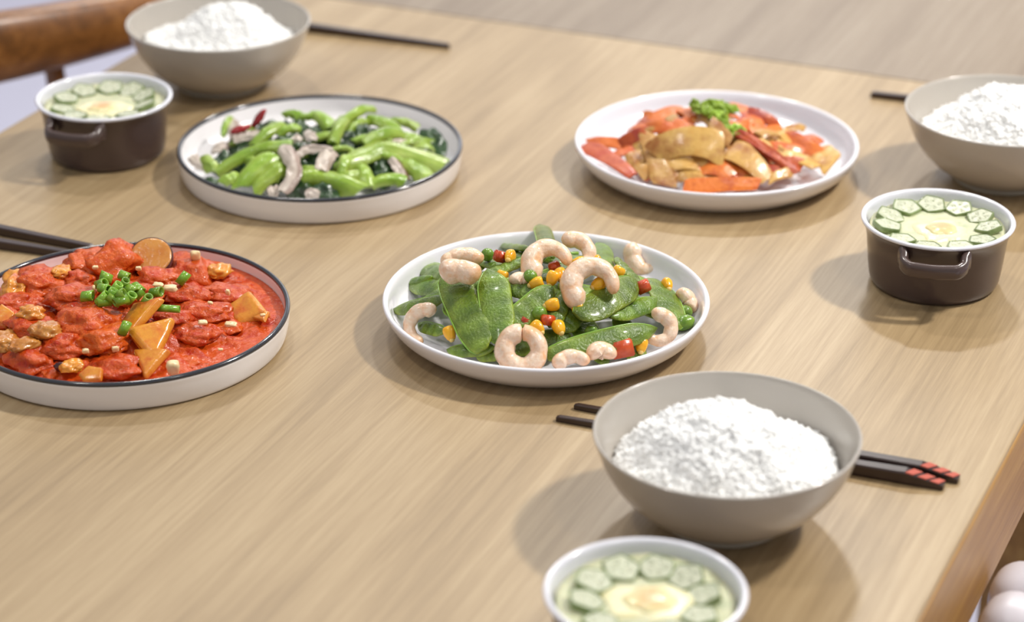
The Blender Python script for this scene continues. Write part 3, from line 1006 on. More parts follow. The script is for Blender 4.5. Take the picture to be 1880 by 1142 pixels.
def shrimp(cx, cy, R, a0, a1, tube, lift, label, face=0.5, head=0.92, tail=0.5, lean=0.0, ck=1.0):
    i = shrimp.k; shrimp.k += 1
    P = mC.hit(*CZ(cx, cy), lift)
    toc = (CAMP - P).normalized()
    n = (mC.nrm(P) * (1 - face) + toc * face).normalized()
    x = (Vector((1, 0, 0)) - n * n.x)
    x = (x + Vector((0, 0, lean))).normalized()
    x = (x - n * x.dot(n)).normalized()
    y = n.cross(x)
    m = Matrix((x, y, n)).transposed().to_4x4(); m.translation = P
    o = obj('shrimp', shrimp_mesh(R * KS, a0, a1, tube * KS, i + 1, head, tail, ck=ck), M['shrimp'], None, m)
    tag(o, label, 'shrimp', 'shrimps in the snow pea stir-fry')


shrimp.k = 0
shrimp(800, 692, 90, 84, 452, 54, 0.012, 'ring-shaped pink shrimp on the plate edge in front of the snow peas', 0.75, 0.9, 0.8, ck=0.45)
shrimp(1185, 345, 112, 248, -22, 62, 0.012, 'curled shrimp lying on the glossy wet snow pea', 0.6, 0.95, 0.5)
shrimp(950, 225, 98, 240, -5, 60, 0.008, 'curled shrimp resting above a green pea and corn kernels', 0.6, 0.95, 0.45)
shrimp(1085, 165, 85, 135, -80, 46, 0.006, 'orange tinted shrimp curled behind the other shrimps', 0.6, 0.9, 0.6)
shrimp(1500, 175, 98, 135, 312, 56, 0.008, 'shrimp bent in an S beside a corn kernel at the back of the plate', 0.7, 0.8, 0.75)
shrimp(1545, 572, 72, 118, -165, 42, 0.008, 'thin curled shrimp at the tip of the long front snow pea', 0.7, 0.85, 0.55)
shrimp(475, 290, 130, 148, 38, 44, 0.006, 'shrimp arched over corn kernels at the back near the rim', 0.5, 0.7, 0.9)
shrimp(430, 470, 215, 112, 52, 66, 0.012, 'thick shrimp piece on top of the square cut snow pea', 0.5, 0.95, 0.85)
shrimp(270, 560, 88, 50, 265, 40, 0.005, 'shrimp with an orange tail under the snow pea tip', 0.6, 0.95, 0.6)
shrimp(1080, 815, 90, 165, 30, 42, 0.004, 'shrimp half hidden under the long front snow pea', 0.6, 0.9, 0.7)
shrimp(1235, 735, 38, 200, -10, 52, 0.007, 'rounded shrimp end beside a big carrot dice', 0.6, 0.9, 0.9)
shrimp(1675, 445, 50, 120, -40, 48, 0.004, 'pale shrimp piece beside two green peas near the rim', 0.6, 0.9, 0.8)
shrimp(800, 345, 45, 170, 20, 40, 0.002, 'shrimp piece tucked behind the green pea', 0.5, 0.9, 0.8)


# ---- corn, peas, carrot dice
def blob_mesh(name, rx, ry, rz, amp, freq, seed, sub=3, sharp=0.0):
    bm = bmesh.new()
    bmesh.ops.create_icosphere(bm, subdivisions=sub, radius=1)
    for v in bm.verts:
        p = v.co.copy()
        d = 1 + amp * (noise.noise(p * freq + Vector((seed * 5.1, seed, -seed))) + 0.5 * noise.noise(p * freq * 2.3 + Vector((seed, 3, 1))))
        if sharp:   # blend towards a box: cut pieces keep their corners
            mx = max(abs(p.x), abs(p.y), abs(p.z))
            d *= (1 - sharp) + sharp * (0.80 / mx)
        v.co = Vector((p.x * d * rx, p.y * d * ry, p.z * d * rz))
    me = bpy.data.meshes.new(name)
    bm.to_mesh(me); bm.free()
    me.polygons.foreach_set('use_smooth', [True] * len(me.polygons))
    return me


def kernel_mesh():
    body = blob_mesh('kernel', 0.0050, 0.0041, 0.0056, 0.05, 1.3, 4, 3, 0.35)
    for v in body.vertices:
        q = v.co.z / 0.0056
        f = 0.86 + 0.20 * q if q < 0.4 else 0.94 - 0.1 * (q - 0.4)
        dent = 0.0012 * max(0, q - 0.5) * 2 * math.exp(-((v.co.x / 0.0022) ** 2 + (v.co.y / 0.0022) ** 2))
        v.co = Vector((v.co.x * f, v.co.y * f, v.co.z - dent))
    V, Fc = lathe([(0, -0.0060), (0.0012, -0.0058), (0.0019, -0.0048), (0.0020, -0.0036), (0, -0.0036)], 12)
    return body, fix_normals(mesh('kernel_tip', V, Fc))


kern_me, ktip_me = kernel_mesh()
rng = random.Random(21)
for x, y, up, ang in ((380, 165, 0.002, 80), (435, 212, 0.004, 70), (735, 183, 0.005, 80), (690, 297, 0.002, 20), (968, 300, 0.007, 15), (1010, 283, 0.006, -30), (880, 330, 0.005, 70),
                      (1112, 218, 0.004, 80), (1200, 212, 0.004, 60), (1325, 272, 0.006, 40), (1220, 333, 0.010, 70), (1595, 338, 0.006, -60), (965, 447, 0.006, 80), (1112, 478, 0.004, -20),
                      (885, 572, 0.005, -35), (1003, 570, 0.004, 10), (405, 602, 0.003, -20), (1455, 668, 0.004, 10), (300, 700, -0.02, 0)):
    if up < -0.01: continue
    P = mC.hit(*CZ(x, y), up)
    o = empty('corn_kernel', P)
    o.rotation_euler = (rng.uniform(-1.1, -0.2), math.radians(ang), rng.uniform(-0.6, 0.6))
    obj('kernel', kern_me, M['corn'], o)
    obj('kernel_tip', ktip_me, M['corn_tip'], o)
    tag(o, 'yellow corn kernel in the shrimp stir-fry', 'corn', 'corn kernels in the shrimp stir-fry')


pea_me = [blob_mesh('pea', 0.0046, 0.0046, 0.0043, 0.05, 2.0, s) for s in (1, 2, 3)]
for k, (x, y, up, sc) in enumerate(((845, 290, 0.007, 1.0), (897, 495, 0.004, 1.05), (612, 172, 0.003, 0.95), (1697, 485, 0.004, 1.0), (840, 592, 0.003, 0.9), (1590, 262, 0.003, 0.9), (1180, 590, -0.002, 0.9), (1690, 545, 0.004, 1.15))):
    P = mC.hit(*CZ(x, y), up)
    o = obj('green_pea', pea_me[k % 3], M['pea'])
    o.location = P; o.rotation_euler = (k, k * 2, k * 3)
    o.scale = (sc * (1.35 if k == 7 else 1), sc, sc)
    if k == 7: o.rotation_euler = (0, -0.2, 0.3)
    tag(o, 'round green pea in the shrimp stir-fry' if k != 7 else 'long light green pea against the rim of the shrimp plate', 'pea', 'peas in the shrimp stir-fry')


def dice_mesh(a, b, c, seed):
    bm = bmesh.new()
    bmesh.ops.create_cube(bm, size=1)
    r = random.Random(seed)
    for v in bm.verts:
        v.co = Vector((v.co.x * a * r.uniform(0.85, 1.1), v.co.y * b * r.uniform(0.85, 1.1), v.co.z * c * r.uniform(0.85, 1.1)))
    bmesh.ops.bevel(bm, geom=bm.edges[:], offset=0.0008, segments=2, affect='EDGES')
    me = bpy.data.meshes.new('carrot_dice'); bm.to_mesh(me); bm.free()
    me.polygons.foreach_set('use_smooth', [True] * len(me.polygons))
    return me


for k, (x, y, up, s, rz) in enumerate(((685, 182, 0.005, 0.0082, 0.6), (1463, 347, 0.007, 0.0082, 0.1), (940, 530, 0.005, 0.0080, 0.5), (980, 238, 0.003, 0.0072, 0.2), (825, 538, 0.002, 0.0074, 0.4), (1345, 682, 0.004, 0.0125, 0.15), (1165, 700, -0.001, 0.0085, 0.9))):
    P = mC.hit(*CZ(x, y), up)
    o = obj('carrot_dice', dice_mesh(s * 1.1, s * 0.8, s * 0.85, k + 5), M['carrot_dice'])
    o.location = P; o.rotation_euler = (0.3 * math.sin(k * 2), 0.9 * math.sin(k * 3 + 1) * 0.6, rz)
    tag(o, 'small orange carrot dice in the shrimp stir-fry' if k != 5 else 'big orange carrot dice under the long front snow pea', 'carrot', 'carrot dice in the shrimp stir-fry')

# ------------------------------------------------------------------ bok choy plate
BZ = lambda x, y: (310 + 0.2979 * x, 160 + 0.2979 * y)
mB = Mound(PLATE_2, 0.092, 0.024, 0.0085, 0.0, 0.004, 2.4)
KB = 0.2979 / 2520.0


def ribbon(name, ctrl, W, T, channel, n_at, mat_, cols=None, flare=(0.7, 0.9), k=5, rag=0.0, seed=0, wave=0.0, slab=False, shear=0.0):
    """strip swept through world points ctrl; channel>0 curls the long edges down"""
    pts = [Vector(p) for p in smooth_prof([tuple(c) for c in ctrl], k)]
    c0 = sum(pts, Vector()) / len(pts)
    n = len(pts)
    m = 9
    V, Fc, C = [], [], []
    up0 = n_at
    for i in range(n):
        t = i / (n - 1)
        tg = (pts[min(i + 1, n - 1)] - pts[max(i - 1, 0)]).normalized()
        y = up0.cross(tg).normalized(); z = tg.cross(y)
        w = W / 2 * (flare[0] + (flare[1] - flare[0]) * t) * (0.75 + 0.25 * math.sin(PI * min(1, max(0, t * 1.0))) ** 0.5)
        if slab: w = W / 2 * (flare[0] + (flare[1] - flare[0]) * t) * (0.96 if i in (0, n - 1) else 1)
        if i in (0, n - 1): w *= 0.9
        w *= 1 + rag * noise.noise(Vector((t * 6, seed, 0)))
        top, bot = [], []
        for j in range(m):
            s = -1 + 2 * j / (m - 1)
            dz = -channel * W * s * s + wave * T * 2 * noise.noise(Vector((t * 5, s * 1.5, seed)))
            th = T * ((1 - 0.65 * s * s) if not slab else (1 if abs(s) < 0.9 else 0.6))
            p = pts[i] - c0 + y * (w * s) + z * dz + tg * (shear * W * s)
            top.append(p + z * th / 2); bot.append(p - z * th / 2)
        V += top + bot[::-1]
        for j in list(range(m)) + list(range(m - 1, -1, -1)):
            s = -1 + 2 * j / (m - 1)
            C.append(cols(t, s) if cols else (1, 1, 1))
    M2 = 2 * m
    for i in range(n - 1):
        for j in range(M2):
            q = (j + 1) % M2
            Fc.append((i * M2 + j, i * M2 + q, (i + 1) * M2 + q, (i + 1) * M2 + j))
    Fc.append(tuple(range(M2 - 1, -1, -1))); Fc.append(tuple((n - 1) * M2 + j for j in range(M2)))
    me = fix_normals(mesh(name, V, Fc, cols=C))
    me.set_sharp_from_angle(angle=math.radians(38))
    o = obj(name, me, mat_)
    o.location = c0
    return o


def three(md, Z, a, b, la, lb, arch=0.004, mid=None):
    A = md.hit(*Z(*a), la); B = md.hit(*Z(*b), lb)
    Mi = md.hit(*Z(*mid), (la + lb) / 2) if mid else (A + B) / 2
    if not mid: Mi = Vector((Mi.x, Mi.y, max(Mi.z, md.h(Mi.x, Mi.y) + min(la, lb)) + arch))
    return [A, (A + Mi) / 2 + Vector((0, 0, arch * 0.4)), Mi, (Mi + B) / 2 + Vector((0, 0, arch * 0.4)), B]


def nz_at(md, pts, tilt):
    p = pts[2]
    return (md.nrm(p) * (1 - tilt) + (CAMP - p).normalized() * tilt).normalized()


def leaf(md, Z, KK, x, y, r, up, seed, label, group, mat_, name='leaf', cat='leaf', crumple=1.0, tilt=0.3):
    P = md.hit(*Z(x, y), up)
    n = (md.nrm(P) * (1 - tilt) + (CAMP - P).normalized() * tilt).normalized()
    R = r * KK
    V, Fc = [], []
    nr, na = 7, 22
    rg = random.Random(seed)
    rot = rg.random() * 6.28

    def pt(s, a):
        rad = R * s * (1 + 0.28 * noise.noise(Vector((math.cos(a) * 1.5, math.sin(a) * 1.5, seed * 1.7))) + 0.06 * math.sin(9 * a + seed))
        x_, y_ = rad * math.cos(a) * 1.15, rad * math.sin(a) * 0.85
        z_ = crumple * (0.55 * R * noise.noise(Vector((x_ / R * 1.3, y_ / R * 1.3, seed))) + 0.28 * R * noise.noise(Vector((x_ / R * 3.2, y_ / R * 3.2, seed + 4)))) - 0.25 * R * s * s
        return Vector((x_, y_, z_))
    for sgn in (1, -1):
        b0 = len(V)
        V.append(pt(0, 0) + Vector((0, 0, sgn * 0.0004)))
        for i in range(1, nr + 1):
            for j in range(na):
                V.append(pt(i / nr, 2 * PI * j / na) + Vector((0, 0, sgn * (0.0004 if i < nr else 0.0001))))
        for j in range(na):
            k = (j + 1) % na
            Fc.append((b0, b0 + 1 + j, b0 + 1 + k) if sgn > 0 else (b0, b0 + 1 + k, b0 + 1 + j))
        for i in range(nr - 1):
            for j in range(na):
                k = (j + 1) % na
                q = (b0 + 1 + i * na + j, b0 + 1 + (i + 1) * na + j, b0 + 1 + (i + 1) * na + k, b0 + 1 + i * na + k)
                Fc.append(q if sgn > 0 else q[::-1])
    h = 1 + nr * na
    for j in range(na):
        k = (j + 1) % na
        a = 1 + (nr - 1) * na
        Fc.append((a + j, h + a + j, h + a + k, a + k))
    me = mesh(name, V, Fc)
    xa = Vector((math.cos(rot), math.sin(rot), 0)); xa = (xa - n * xa.dot(n)).normalized()
    m = Matrix((xa, n.cross(xa), n)).transposed().to_4x4(); m.translation = P
    o = obj(name, me, mat_, None, m)
    tag(o, label, cat, group)
    return o


SL, SG = 'bright green bok choy stem piece in the mushroom dish', 'bok choy stems'
LL, LG = 'wilted dark green bok choy leaf in the mushroom dish', 'bok choy leaves'
ML, MG = 'pale brown-edged mushroom slice in the bok choy dish', 'mushroom slices'
for k, (x, y, r, up) in enumerate(((760, 235, 95, 0.002), (925, 275, 125, 0.003), (1190, 275, 100, 0.002), (1080, 370, 120, 0.001), (870, 440, 130, 0.0), (1640, 320, 110, 0.004), (450, 360, 120, 0.0),
                                  (590, 245, 80, 0.002), (1280, 520, 120, -0.002), (820, 640, 80, 0.001), (970, 650, 80, 0.001), (1060, 460, 100, 0.0), (260, 575, 50, 0.002), (1180, 470, 130, -0.004),
                                  (640, 450, 130, -0.006), (1300, 330, 140, -0.006), (700, 560, 120, -0.004), (1450, 430, 130, -0.006), (900, 540, 140, -0.006), (520, 500, 120, -0.006), (400, 440, 110, -0.002), (720, 330, 90, 0.001), (820, 390, 80, 0.003), (1120, 230, 80, 0.003), (1330, 470, 90, 0.0), (330, 470, 90, -0.002), (560, 330, 80, 0.001))):
    leaf(mB, BZ, KB, x, y, r, up, k + 1, near('B', x, y, 'wilted dark bok choy leaf'), LG, M['leaf'], 'bok_choy_leaf', 'leaf')


def stalk(a, b, w, la=0.004, lb=0.004, arch=0.003, mid=None, pale=0.0, label=SL, ch=0.22, tilt=0.25):
    k = stalk.k; stalk.k += 1
    pts = three(mB, BZ, a, b, la, lb, arch, mid)

    def cf(t, s):
        e = abs(s) ** 2
        g = 0.8 * pale * (0.35 + 0.65 * t)
        st = 0.10 * math.sin(s * 14 + k)
        g = min(1, g + 0.35 * max(0, noise.noise(Vector((t * 2.5, s, k * 1.7)))))
        return ((0.80 + 0.36 * g + 0.14 * e + st), (0.88 + 0.20 * g + st), (0.62 + 1.2 * g + 0.25 * e + st))
    o = ribbon('bok_choy_piece', pts, w * KB * 1.08, 0.0030, ch, nz_at(mB, pts, tilt), M['stalk'], cf, (0.75, 1.05), 4, 0.10, k, 0.2, True, ((k * 3) % 5 - 2) * 0.12)
    if label == SL: label = near('B', (a[0] + b[0]) / 2, (a[1] + b[1]) / 2, 'pale bok choy piece' if pale > 0.45 else 'green bok choy stem piece')
    tag(o, label, 'vegetable', SG)


stalk.k = 0
_r = random.Random(9)
for i in range(16):   # thin strips worked into the heap
    a_ = i * 2.4; q_ = math.sqrt((i + 0.5) / 16)
    x_, y_ = 940 + 640 * q_ * math.cos(a_), 400 + 210 * q_ * math.sin(a_)
    b_ = _r.uniform(-0.9, 0.9); h_ = _r.uniform(60, 130)
    stalk((x_ - h_ * math.cos(b_), y_ - h_ * 0.6 * math.sin(b_)), (x_ + h_ * math.cos(b_), y_ + h_ * 0.6 * math.sin(b_)), _r.uniform(35, 70), 0.002, 0.003, pale=_r.choice((0.1, 0.3, 0.8)))
stalk((880, 160), (1010, 250), 100, pale=0.5)
stalk((1220, 190), (1420, 270), 120, pale=0.15)
stalk((1450, 290), (1590, 380), 125, pale=0.8, label='pale yellow bok choy heart piece beside the dark leaf at the rim')
stalk((1360, 210), (1540, 250), 70, 0.002, 0.002, pale=0.6)
stalk((700, 175), (820, 185), 70, 0.004, 0.003)
stalk((330, 300), (375, 190), 50, 0.004, 0.006, pale=0.3)
stalk((320, 590), (440, 570), 90, 0.002, 0.002, pale=0.4)
stalk((200, 440), (270, 520), 90, 0.003, 0.003, pale=0.9)
stalk((1010, 340), (1100, 180), 90, 0.006, 0.006, pale=0.2)
stalk((1050, 230), (1250, 125), 70, 0.007, 0.009)
stalk((1200, 345), (1440, 275), 100, 0.006, 0.006)
stalk((520, 355), (700, 225), 90, 0.005, 0.006, label='bright green bok choy stem leaning against the dark leaves')
stalk((520, 630), (730, 480), 110, 0.003, 0.004, pale=0.1)
stalk((1180, 480), (1235, 610), 100, 0.003, 0.003, pale=0.4)
stalk((1420, 440), (1610, 570), 130, 0.002, 0.003, pale=0.35)
stalk((1250, 595), (1460, 575), 80, 0.004, 0.003, label='small lime green bok choy piece close to the black rim')
stalk((1060, 540), (1110, 430), 75, 0.005, 0.006, pale=0.2)
stalk((780, 545), (1190, 630), 140, 0.007, 0.005, mid=(960, 545), label='thick lime green bok choy stem arching along the front of its dish', ch=0.3)
stalk((285, 520), (760, 350), 95, 0.007, 0.008, mid=(510, 385), pale=0.1, label='long bok choy stem crossing the leaves towards the mushrooms')
stalk((430, 610), (640, 415), 125, 0.006, 0.009, label='fat lime green bok choy stem beside the mushroom slice', ch=0.2)
stalk((1090, 465), (1700, 480), 140, 0.006, 0.006, mid=(1330, 375), pale=0.75, label='broad pale bok choy stem arching over the dish', ch=0.15)


def mush(pts, w, up=0.007, dark=0.5, label=ML):
    k = mush.k; mush.k += 1
    W = [mB.hit(*BZ(*p), up) for p in pts]
    if len(W) == 2: W = [W[0], (W[0] + W[1]) / 2 + Vector((0, 0, 0.001)), W[1]]
    def cf(t, s):
        d = dark * (1.25 if s > 0.35 else 0.22 + 0.4 * noise.noise(Vector((t * 6, s * 3, k))))
        return (1 - 0.55 * d, 1 - 0.66 * d, 1 - 0.68 * d)
    n = (mB.nrm(W[1]) * 0.6 + (CAMP - W[1]).normalized() * 0.4).normalized()
    o = ribbon('mushroom_slice', W, w * KB * 1.35, 0.0017, 0.12, n, M['mushroom'], cf, (1.0, 0.9), 5, 0.5, k + 20, 0.5)
    if label == ML: label = near('B', pts[0][0], pts[0][1], 'mushroom slice')
    tag(o, label, 'mushroom', MG)


mush.k = 0
mush([(385, 200), (395, 260), (400, 310)], 60)
mush([(400, 320), (480, 300), (560, 275)], 55)
mush([(330, 340), (300, 400)], 90, 0.004)
mush([(140, 425), (190, 470), (240, 500)], 60, 0.002, 0.3)
mush([(700, 360), (760, 450), (770, 540), (700, 640)], 75, 0.011, 0.6, 'long bent mushroom slice hanging between the bok choy stems')
mush([(790, 420), (860, 375), (1010, 385)], 50, 0.009, 0.7)
mush([(1000, 385), (960, 450), (940, 510)], 80, 0.008, 0.5)
mush([(860, 265), (885, 330)], 60, 0.006, 0.3)
mush([(1380, 430), (1420, 500), (1460, 565)], 60, 0.006, 1.0)
mush([(840, 660), (930, 660)], 50, 0.005, 0.4)
mush([(610, 650), (680, 640)], 60, 0.005, 0.4)
mush([(760, 320), (820, 330)], 50, 0.004, 0.3)
mush([(1380, 345), (1480, 350)], 50, 0.004, 0.2)
for x, y, l in ((552, 197, 0.0085), (440, 258, 0.0085)):
    P = mB.hit(*BZ(x, y), 0.009)
    o = obj('chili_piece', blob_mesh('chili_piece', l, 0.0034, 0.0022, 0.2, 1.5, x), M['chili'])
    o.location = P; o.rotation_euler = (0.4, -0.9 if x > 500 else -0.25, 0.3)
    tag(o, 'dark red chili piece on the mushroom slices', 'chili', 'chili pieces in the bok choy dish')

# ------------------------------------------------------------------ carrot and potato plate
RZ = lambda x, y: (1040 + 0.2979 * x, 140 + 0.2979 * y)
mR = Mound(PLATE_4, 0.082, 0.032, 0.0085, -0.006, 0.0, 1.7)
KR = 0.2979 / 2510.0


def slice_piece(kind, a, b, w, la=0.003, lb=0.003, arch=0.002, label=None, tilt=None, taper=(1.0, 0.8), T=0.0018):
    k = slice_piece.k; slice_piece.k += 1
    if tilt is None: tilt = (0.1, 0.45, 0.25, 0.7, 0.35, 0.0)[k % 6]
    if taper == (1.0, 0.8): taper = ((1, 1), (1, 0.5), (0.55, 1), (0.95, 0.3), (1, 0.75))[k % 5]
    pts = three(mR, RZ, a, b, la, lb, arch)
    carrot = kind == 'c'
    o = ribbon('carrot_slice' if carrot else 'potato_slice', pts, w * KR * 1.15, T, 0.01 + 0.05 * random.random(), nz_at(mR, pts, tilt), M['carrot' if carrot else 'potato'], None, taper, 3, 0.05, k, 0.12, True, ((k * 7) % 5 - 2) * 0.16)
    if not label: label = near('R', (a[0] + b[0]) / 2, (a[1] + b[1]) / 2, 'thin cooked carrot slice' if carrot else 'thin golden potato slice')
    tag(o, label or ('thin cooked carrot slice on the white plate' if carrot else 'thin golden potato slice on the white plate'), 'carrot' if carrot else 'potato',
        'carrot slices' if carrot else 'potato slices')


slice_piece.k = 0
rng = random.Random(5)
for k in range(26):   # under layer
    a = rng.uniform(0, 2 * PI); r = rng.uniform(60, 420)
    x, y = 860 + r * math.cos(a) * 1.25, 420 + r * math.sin(a) * 0.42
    b = rng.uniform(0, PI)
    slice_piece('c' if k % 2 else 'p', (x - 110 * math.cos(b), y - 55 * math.sin(b)), (x + 110 * math.cos(b), y + 55 * math.sin(b)), 130, -0.004, -0.004)
for k in range(60):   # middle layer
    a = rng.uniform(0, 2 * PI); r = math.sqrt(rng.random())
    x, y = 880 + r * 520 * math.cos(a), 420 + r * 185 * math.sin(a)
    b = rng.uniform(0, PI); hl = rng.uniform(50, 105)
    slice_piece('c' if k % 2 else 'p', (x - hl * math.cos(b), y - hl * 0.5 * math.sin(b)), (x + hl * math.cos(b), y + hl * 0.5 * math.sin(b)), rng.uniform(50, 100), -0.002 + 0.002 * (k % 3), 0.003 - 0.002 * (k % 2))
for k in range(14):   # low pieces along the front of the heap
    x = 520 + k * 66; y = 625 - 70 * abs((x - 900) / 520) ** 2
    b = rng.uniform(-0.6, 0.6)
    slice_piece('c' if k % 3 else 'p', (x - 80 * math.cos(b), y - 40 * math.sin(b)), (x + 80 * math.cos(b), y + 40 * math.sin(b)), rng.uniform(80, 120), -0.001, 0.001)
for d in (('c', (140, 415), (350, 430), 70), ('c', (110, 425), (410, 610), 130), ('c', (400, 320), (490, 345), 80), ('c', (460, 270), (540, 340), 100),
          ('p', (380, 550), (505, 490), 130), ('c', (350, 440), (510, 380), 110), ('c', (545, 290), (725, 205), 160), ('c', (690, 215), (800, 260), 100),
          ('c', (620, 300), (790, 370), 150), ('c', (470, 330), (660, 340), 100), ('c', (1040, 170), (1190, 340), 110), ('c', (1120, 240), (1310, 310), 100), ('p', (1340, 335), (1470, 325), 60),
          ('p', (1180, 360), (1330, 375), 80), ('p', (1320, 480), (1550, 560), 110), ('p', (1550, 460), (1640, 550), 140), ('c', (1460, 370), (1575, 410), 110),
          ('c', (1330, 350), (1545, 490), 120), ('p', (900, 500), (1010, 530), 110), ('c', (830, 550), (1030, 610), 140), ('p', (720, 650), (830, 590), 120),
          ('p', (600, 640), (700, 620), 90), ('p', (1250, 640), (1400, 595), 70), ('p', (800, 240), (900, 320), 80)):
    slice_piece(*d)
slice_piece('c', (720, 685), (1190, 665), 90, 0.004, 0.004, 0.001, 'long carrot slice along the front edge of its white plate', 0.5)
slice_piece('p', (590, 580), (800, 545), 80, 0.006, 0.006)
slice_piece('p', (1010, 440), (1240, 640), 190, 0.007, 0.006, 0.003, 'broad golden potato slice sloping down beside the long carrot stick')
slice_piece('p', (490, 360), (605, 670), 130, 0.008, 0.003, 0.002, 'golden potato slice hanging down the front of the pile')
slice_piece('p', (530, 480), (970, 455), 190, 0.010, 0.011, 0.006, 'big arched golden potato slice on the front of the pile', 0.45, (0.8, 0.95))
slice_piece('c', (1050, 345), (1415, 595), 80, 0.010, 0.008, 0.001, 'long bright orange carrot stick slanting down the pile', 0.4, (0.8, 0.7), 0.0045)
slice_piece('p', (890, 280), (1010, 410), 70, 0.010, 0.009, 0.001)
slice_piece('c', (960, 230), (1060, 260), 70, 0.006, 0.006, 0.001)
for k, (x, y, r) in enumerate(((790, 165, 45), (830, 190, 50), (880, 175, 55), (935, 170, 50), (985, 185, 50), (1020, 190, 42), (930, 230, 45), (960, 265, 40), (985, 310, 40), (1035, 325, 50),
                               (1080, 335, 38), (835, 345, 40), (880, 370, 45), (905, 390, 35), (870, 205, 40), (955, 205, 45))):
    leaf(mR, RZ, KR, x, y, r, 0.012, k + 60, 'fresh green herb leaf on top of the carrot and potato slices', 'herb leaves on the carrot dish', M['herb'], 'herb_leaf', 'herb', 1.3, 0.3)

# ------------------------------------------------------------------ tomato stew
TZm = lambda x, y: (0.3415 * x, 390 + 0.3415 * y)
mT = Mound(PLATE_1, 0.085, 0.016, 0.0135, -0.012, 0.004, 2.4)
KT = 0.3415 / 2840.0


def sauce_mesh():
    V, Fc = [], []
    nr, na = 90, 240

    def hh(x, y):
        d = math.hypot(x + 0.014, y - 0.002) / 0.088
        base = 0.0125 + (0.0100 * (1 - d ** 2.2) if d < 1 else 0)
        p = Vector((x, y, 0))
        e = max(0.0, 1 - (math.hypot(x, y) / 0.101) ** 8)
        nz = 0.0044 * noise.noise(p * 62) + 0.0030 * noise.noise(p * 140 + Vector((3, 1, 0))) + 0.0018 * abs(noise.noise(p * 300)) + 0.0006 * noise.noise(p * 700)
        return base + e * nz * (1.0 if d < 1 else 0.75)
    V.append((0, 0, hh(0, 0)))
    for i in range(1, nr + 1):
        r = 0.1013 * i / nr
        for j in range(na):
            a = 2 * PI * j / na
            x, y = r * math.cos(a), r * math.sin(a)
            V.append((x, y, hh(x, y)))
    for j in range(na): Fc.append((0, 1 + j, 1 + (j + 1) % na))
    for i in range(nr - 1):
        for j in range(na):
            k = (j + 1) % na
            Fc.append((1 + i * na + j, 1 + (i + 1) * na + j, 1 + (i + 1) * na + k, 1 + i * na + k))
    return mesh('tomato_sauce', V, Fc)


o = obj('tomato_sauce', sauce_mesh(), M['sauce'])
o.location = PLATE_1
tag(o, 'chunky red tomato sauce filling the black-rimmed plate', 'sauce', kind='stuff')


def mush_mesh(name, rx, ry, rz, seed, sharp=0.0):
    """soft cooked lump: ragged outline, folds and small pulp bumps, flattened underneath"""
    bm = bmesh.new()
    bmesh.ops.create_icosphere(bm, subdivisions=4, radius=1)
    so = Vector((seed * 5.1, seed * 1.3, -seed))
    for v in bm.verts:
        p = v.co.copy()
        d = 1 + 0.34 * noise.noise(p * 1.3 + so) + 0.24 * noise.noise(p * 2.6 + so * 2) + 0.14 * abs(noise.noise(p * 5.0 + so)) + 0.07 * noise.noise(p * 9 + so)
        if sharp:
            mx = max(abs(p.x), abs(p.y), abs(p.z))
            d *= (1 - sharp) + sharp * (0.80 / mx)
        z = p.z * d
        if z < 0: z *= 0.6
        v.co = Vector((p.x * d * rx, p.y * d * ry, z * rz))
    me = bpy.data.meshes.new(name)
    bm.to_mesh(me); bm.free()
    me.polygons.foreach_set('use_smooth', [True] * len(me.polygons))
    return me


def wedge_mesh(name, rx, ry, hz, seed):
    """cut vegetable piece: irregular polygon with bevelled edges and a sloping top"""
    rg = random.Random(seed)
    n = rg.choice((3, 4, 4, 5))
    a0 = rg.uniform(0, 1.2)
    ring = []
    for i in range(n):
        a = a0 + 2 * PI * (i + rg.uniform(-0.18, 0.18)) / n
        f = rg.uniform(0.9, 1.2)
        ring.append((rx * f * math.cos(a), ry * f * math.sin(a)))
    bm = bmesh.new()
    lo = [bm.verts.new((x * 1.05, y * 1.05, -hz)) for x, y in ring]
    hi = [bm.verts.new((x * 0.86, y * 0.86, hz * (0.8 + 0.5 * x / rx))) for x, y in ring]
    bm.faces.new(lo[::-1]); bm.faces.new(hi)
    for i in range(n):
        j = (i + 1) % n
        bm.faces.new((lo[i], lo[j], hi[j], hi[i]))
    bmesh.ops.bevel(bm, geom=bm.edges[:], offset=min(rx, ry) * 0.16, segments=3, affect='EDGES', profile=0.6)
    bmesh.ops.triangulate(bm, faces=bm.faces[:])
    for _ in range(2):
        bmesh.ops.subdivide_edges(bm, edges=[e for e in bm.edges if e.calc_length() > 0.003], cuts=1, use_grid_fill=True)
    for v in bm.verts:
        v.co += Vector((0, 0, 1)) * 0.0007 * noise.noise(v.co * 220 + Vector((seed, 0, 0)))
    bmesh.ops.recalc_face_normals(bm, faces=bm.faces)
    me = bpy.data.meshes.new(name)
    bm.to_mesh(me); bm.free()
    me.polygons.foreach_set('use_smooth', [True] * len(me.polygons))
    return me


